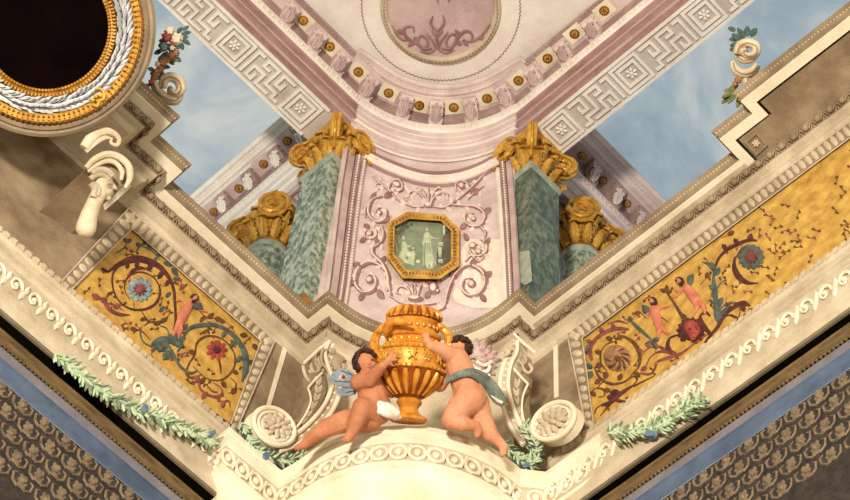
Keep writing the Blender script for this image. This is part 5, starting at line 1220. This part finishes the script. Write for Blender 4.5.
# ---- scroll ornaments and flowers standing on the stepped cornice
S1 = Plane(PZ(17.36).pt(160, 106), (0.0, -1, -1.0)); S2 = Plane(PZ(17.42).pt(748, 86), (-1, 0.0, -1.0))
def rolled(label, sf, bands, m='bust'):
    T = thing('scroll_ornament', sf.pt(*bands[0][0][0]), label, 'ornament', 'stone scroll ornaments on the cornice')
    for k, (q, w, off) in enumerate(bands):
        mb = MB(); stem(mb, sf, q, w, off, 1.3, taper=False, sub=6, seg=12); mb.build('scroll_roll', m, T)
        mb = MB(); stem(mb, sf, q, 1.4, off+max(w if not isinstance(w, list) else max(w), 1)*PXM*.62, .6, taper=False, sub=6); mb.build('roll_ridge', 'stoneb', T)
rolled('curled cream stone scroll on the left cornice beside the round frame', S1, [([(146, 84), (147, 94), (154, 103), (163, 108), (170, 110)], [6, 9, 10, 9, 5], 0), ([(153, 81), (158, 92), (167, 99), (176, 100), (181, 94)], [7, 10, 11, 10, 6], .05), ([(163, 88), (164, 80), (171, 77), (179, 81), (181, 89), (176, 94), (170, 91), (171, 87)], [8, 9.5, 10, 10.5, 10, 8, 6, 5], .09)])
rolled('coiled cream stone scroll on the right cornice under dark leaves', S2, [([(733, 62), (736, 70), (744, 74), (753, 71), (758, 64)], [6, 9, 10, 9, 6], .02), ([(736, 56), (744, 60), (752, 58), (757, 52)], [6, 8, 8, 6], .05), ([(737, 54), (740, 46), (748, 43), (756, 46), (756, 53), (749, 56), (743, 52), (747, 49)], [8, 9, 9.5, 9, 8, 7, 6, 5], .09), ([(747, 74), (748, 82), (749, 90)], [10, 11, 12], -.02)])
def bouquet(label, sf, blooms, sprays, seed):
    random.seed(seed); T = thing('flower_garland', sf.pt(*blooms[0][:2]), label, 'flowers', 'painted flower garlands')
    for x, y, r, m in blooms:
        mb = MB()
        for row, (n_, k, h) in enumerate(((7, .62, .02), (5, .32, .05))):
            for j in range(n_): a = 2*PI*j/n_+row; blob(mb, sf, x+r*k*math.cos(a), y+r*k*math.sin(a), r*.42, r*.34, math.degrees(a), .06+h, .6, 8)
        mb.build('blossom', m, T)
    for m, ls in sprays:
        mb = MB()
        for l in ls: pleaf(mb, sf, *l, off=.05+random.uniform(-.02, .04), curl=.1)
        mb.build('leaves', m, T)
bouquet('hanging garland of red, cream and orange flowers beside the round frame', S1, [(167, 37, 6, 'flred'), (176.5, 39, 6.5, 'flcream'), (170, 31, 5, 'flcream'), (164, 47, 5, 'greyblue'), (171, 56, 5, 'flower'), (176, 53, 4, 'flower'), (163, 62, 5, 'flower'), (161, 69, 4, 'flower'), (155, 76, 5, 'flower'), (152, 82, 4, 'flred'), (167, 60, 4, 'flower'), (158, 64, 3.5, 'flcream'), (157, 71, 3.5, 'flower'), (172, 48, 3.6, 'flcream'), (173, 43, 3.4, 'flred')],
    [('leafd', [(170, 44, 160, 52, 3), (168, 46, 175, 52, 3), (162, 50, 154, 54, 2.6), (168, 58, 174, 65, 2.4), (166, 44, 158, 46, 3), (160, 72, 166, 78, 2.4)]), ('leafd', [(182, 38, 190, 45, 2.2), (182, 34, 191, 32, 2.2), (183, 30, 189, 26, 2), (181, 42, 183, 50, 2.2), (184, 36, 188, 38, 2)]), ('leafd', [(168, 52, 160, 58, 2.4), (176, 57, 181, 62, 2.2), (164, 56, 158, 60, 2.4), (162, 65, 170, 68, 2.4), (158, 76, 164, 82, 2.2), (154, 70, 148, 68, 2.2), (174, 46, 181, 48, 2.2), (165, 42, 159, 40, 2.4), (172, 34, 164, 31, 2.6), (178, 33, 182, 27, 2.2)]), ('leafo', [(165, 66, 157, 70, 2.6), (172, 60, 178, 60, 2.4), (156, 80, 149, 86, 2.4), (156, 72, 150, 74, 2.4)])], 2)
bouquet('spray of dark and olive leaves with a red bloom around the right coiled scroll', S2, [(744, 42, 2.8, 'flred'), (738, 80, 4, 'flower'), (735, 84, 3, 'flower')],
    [('leafd', [(742, 40, 732, 34, 3), (744, 38, 738, 28, 3), (746, 36, 748, 26, 3), (740, 44, 730, 46, 3), (738, 38, 729, 40, 2.6), (750, 36, 757, 28, 3), (736, 46, 730, 51, 2.4), (735, 30, 728, 28, 2.6)]), ('leafo', [(738, 84, 727, 92, 2.6), (734, 90, 722, 98, 2.6), (731, 93, 722, 104, 2.6), (736, 92, 728, 104, 2.4), (740, 96, 737, 108, 2.6), (742, 90, 742, 103, 2.4), (730, 90, 724, 91, 2.2)])], 6)
# ---- carved sunk panels in the cornice soffits at the corner and right ressaut
def soffit_panel(label, z, poly):
    sf = PZ(z); T = thing('soffit_panel', sf.pt(*poly[0]), label, 'panel', 'sunk panels of the cornice soffit')
    c = (sum(p[0] for p in poly)/len(poly), sum(p[1] for p in poly)/len(poly))
    inn = [(c[0]+(x-c[0])*.72, c[1]+(y-c[1])*.72) for x, y in poly]
    mb = MB(); mb.ring([sf.pt(*p, .012) for p in poly], [sf.pt(*p, .012) for p in inn], [sf.pt(*p, -.012) for p in poly], [sf.pt(*p, -.012) for p in inn]); mb.build('border', 'stoneb', T, angle=20)
    mb = MB()
    for k in range(6):
        a = k*PI/3; pleaf(mb, sf, c[0], c[1], c[0]+4*math.cos(a), c[1]+4*math.sin(a), 1.2, .01)
    mb.build('leaf_boss', 'stone', T)
soffit_panel('small carved square panel in the brown soffit of the right cornice', 17.110, [(744, 142), (756, 131), (768, 145), (756, 156)])
# ---- ornament on the bow under the ledge
bow = Cyl(6.83, 7.63, 1.105)
class Bow:
    c = V((6.83, 7.63)); r = 1.11
    def pt(s, x, y, off=0.0):
        d = ray(x, y); r = s.r+off; o = V((O.x, O.y))-s.c; e = V((d.x, d.y)); a = e.dot(e); b = o.dot(e); c = o.dot(o)-r*r
        return O + d*((-b-math.sqrt(max(b*b-a*c, 0)))/a)
    def nor(s, P): return V((P.x-s.c.x, P.y-s.c.y, 0)).normalized()
scrollwork('carved_leaf_scroll', 'tan carved leaf scroll at the bottom centre below the bowed ledge', [([(408, 468), (414, 462), (424, 461), (432, 465), (440, 462), (450, 464), (458, 470)], 3), ([(424, 461), (421, 467), (415, 468)], 2.4), ([(440, 462), (444, 468), (450, 470)], 2.4)], [(432, 463, 3, 2.4)], [(414, 462, 406, 458, 2.4), (450, 464, 458, 461, 2.4), (432, 462, 432, 456, 2.2)], 'tan', None, Bow(), 'scrollwork', .01)
# =================================================================== LIGHT
W = bpy.data.worlds.new('sky'); SC.world = W; W.use_nodes = True
nt = W.node_tree; N = nt.nodes; bg = N['Background']
tc = N.new('ShaderNodeTexCoord'); mp = N.new('ShaderNodeMapping'); mp.inputs['Scale'].default_value = (1, 1, 1); mp.inputs['Location'].default_value = (.35, .1, 0)
n1 = N.new('ShaderNodeTexNoise'); n1.inputs['Scale'].default_value = 15; n1.inputs['Detail'].default_value = 10; n1.inputs['Roughness'].default_value = .58; n1.inputs['Distortion'].default_value = .5
cr = N.new('ShaderNodeValToRGB'); E_ = cr.color_ramp.elements
E_[0].position = .36; E_[0].color = (*[lin(v) for v in (140, 156, 166)], 1); E_[1].position = .66; E_[1].color = (*[lin(v) for v in (206, 208, 202)], 1)
k = E_.new(.50); k.color = (*[lin(v) for v in (162, 177, 184)], 1)
nt.links.new(tc.outputs['Generated'], mp.inputs['Vector']); nt.links.new(mp.outputs['Vector'], n1.inputs['Vector']); nt.links.new(n1.outputs['Fac'], cr.inputs['Fac']); nt.links.new(cr.outputs['Color'], bg.inputs['Color'])
bg.inputs['Strength'].default_value = 1.0
def area(name, loc, at, size, power, col):
    l = bpy.data.lights.new(name, 'AREA'); l.shape = 'DISK'; l.size = size; l.energy = power; l.color = col
    o = bpy.data.objects.new(name, l); COL.objects.link(o); d = (V(at)-V(loc)).normalized()
    o.matrix_world = Matrix.Translation(V(loc)) @ d.to_track_quat('-Z', 'Y').to_matrix().to_4x4(); return o
area('added_key_light', (-7.5, -2.0, 6.5), (5.5, 6.5, 17.5), 2.0, 4300, (1.0, .955, .88))  # unseen area lamp added as the warm key light
area('added_fill_light', (3.5, -8.5, 4.5), (5.5, 6.5, 17), 3.0, 1000, (1.0, .97, .92))  # unseen area lamp added as a softer fill
vs = SC.view_settings; vs.view_transform = 'Standard'; vs.look = 'None'; vs.exposure = 0.0; vs.gamma = 1.0; vs.use_curve_mapping = False
SC.cycles.max_bounces = 6; SC.cycles.diffuse_bounces = 3
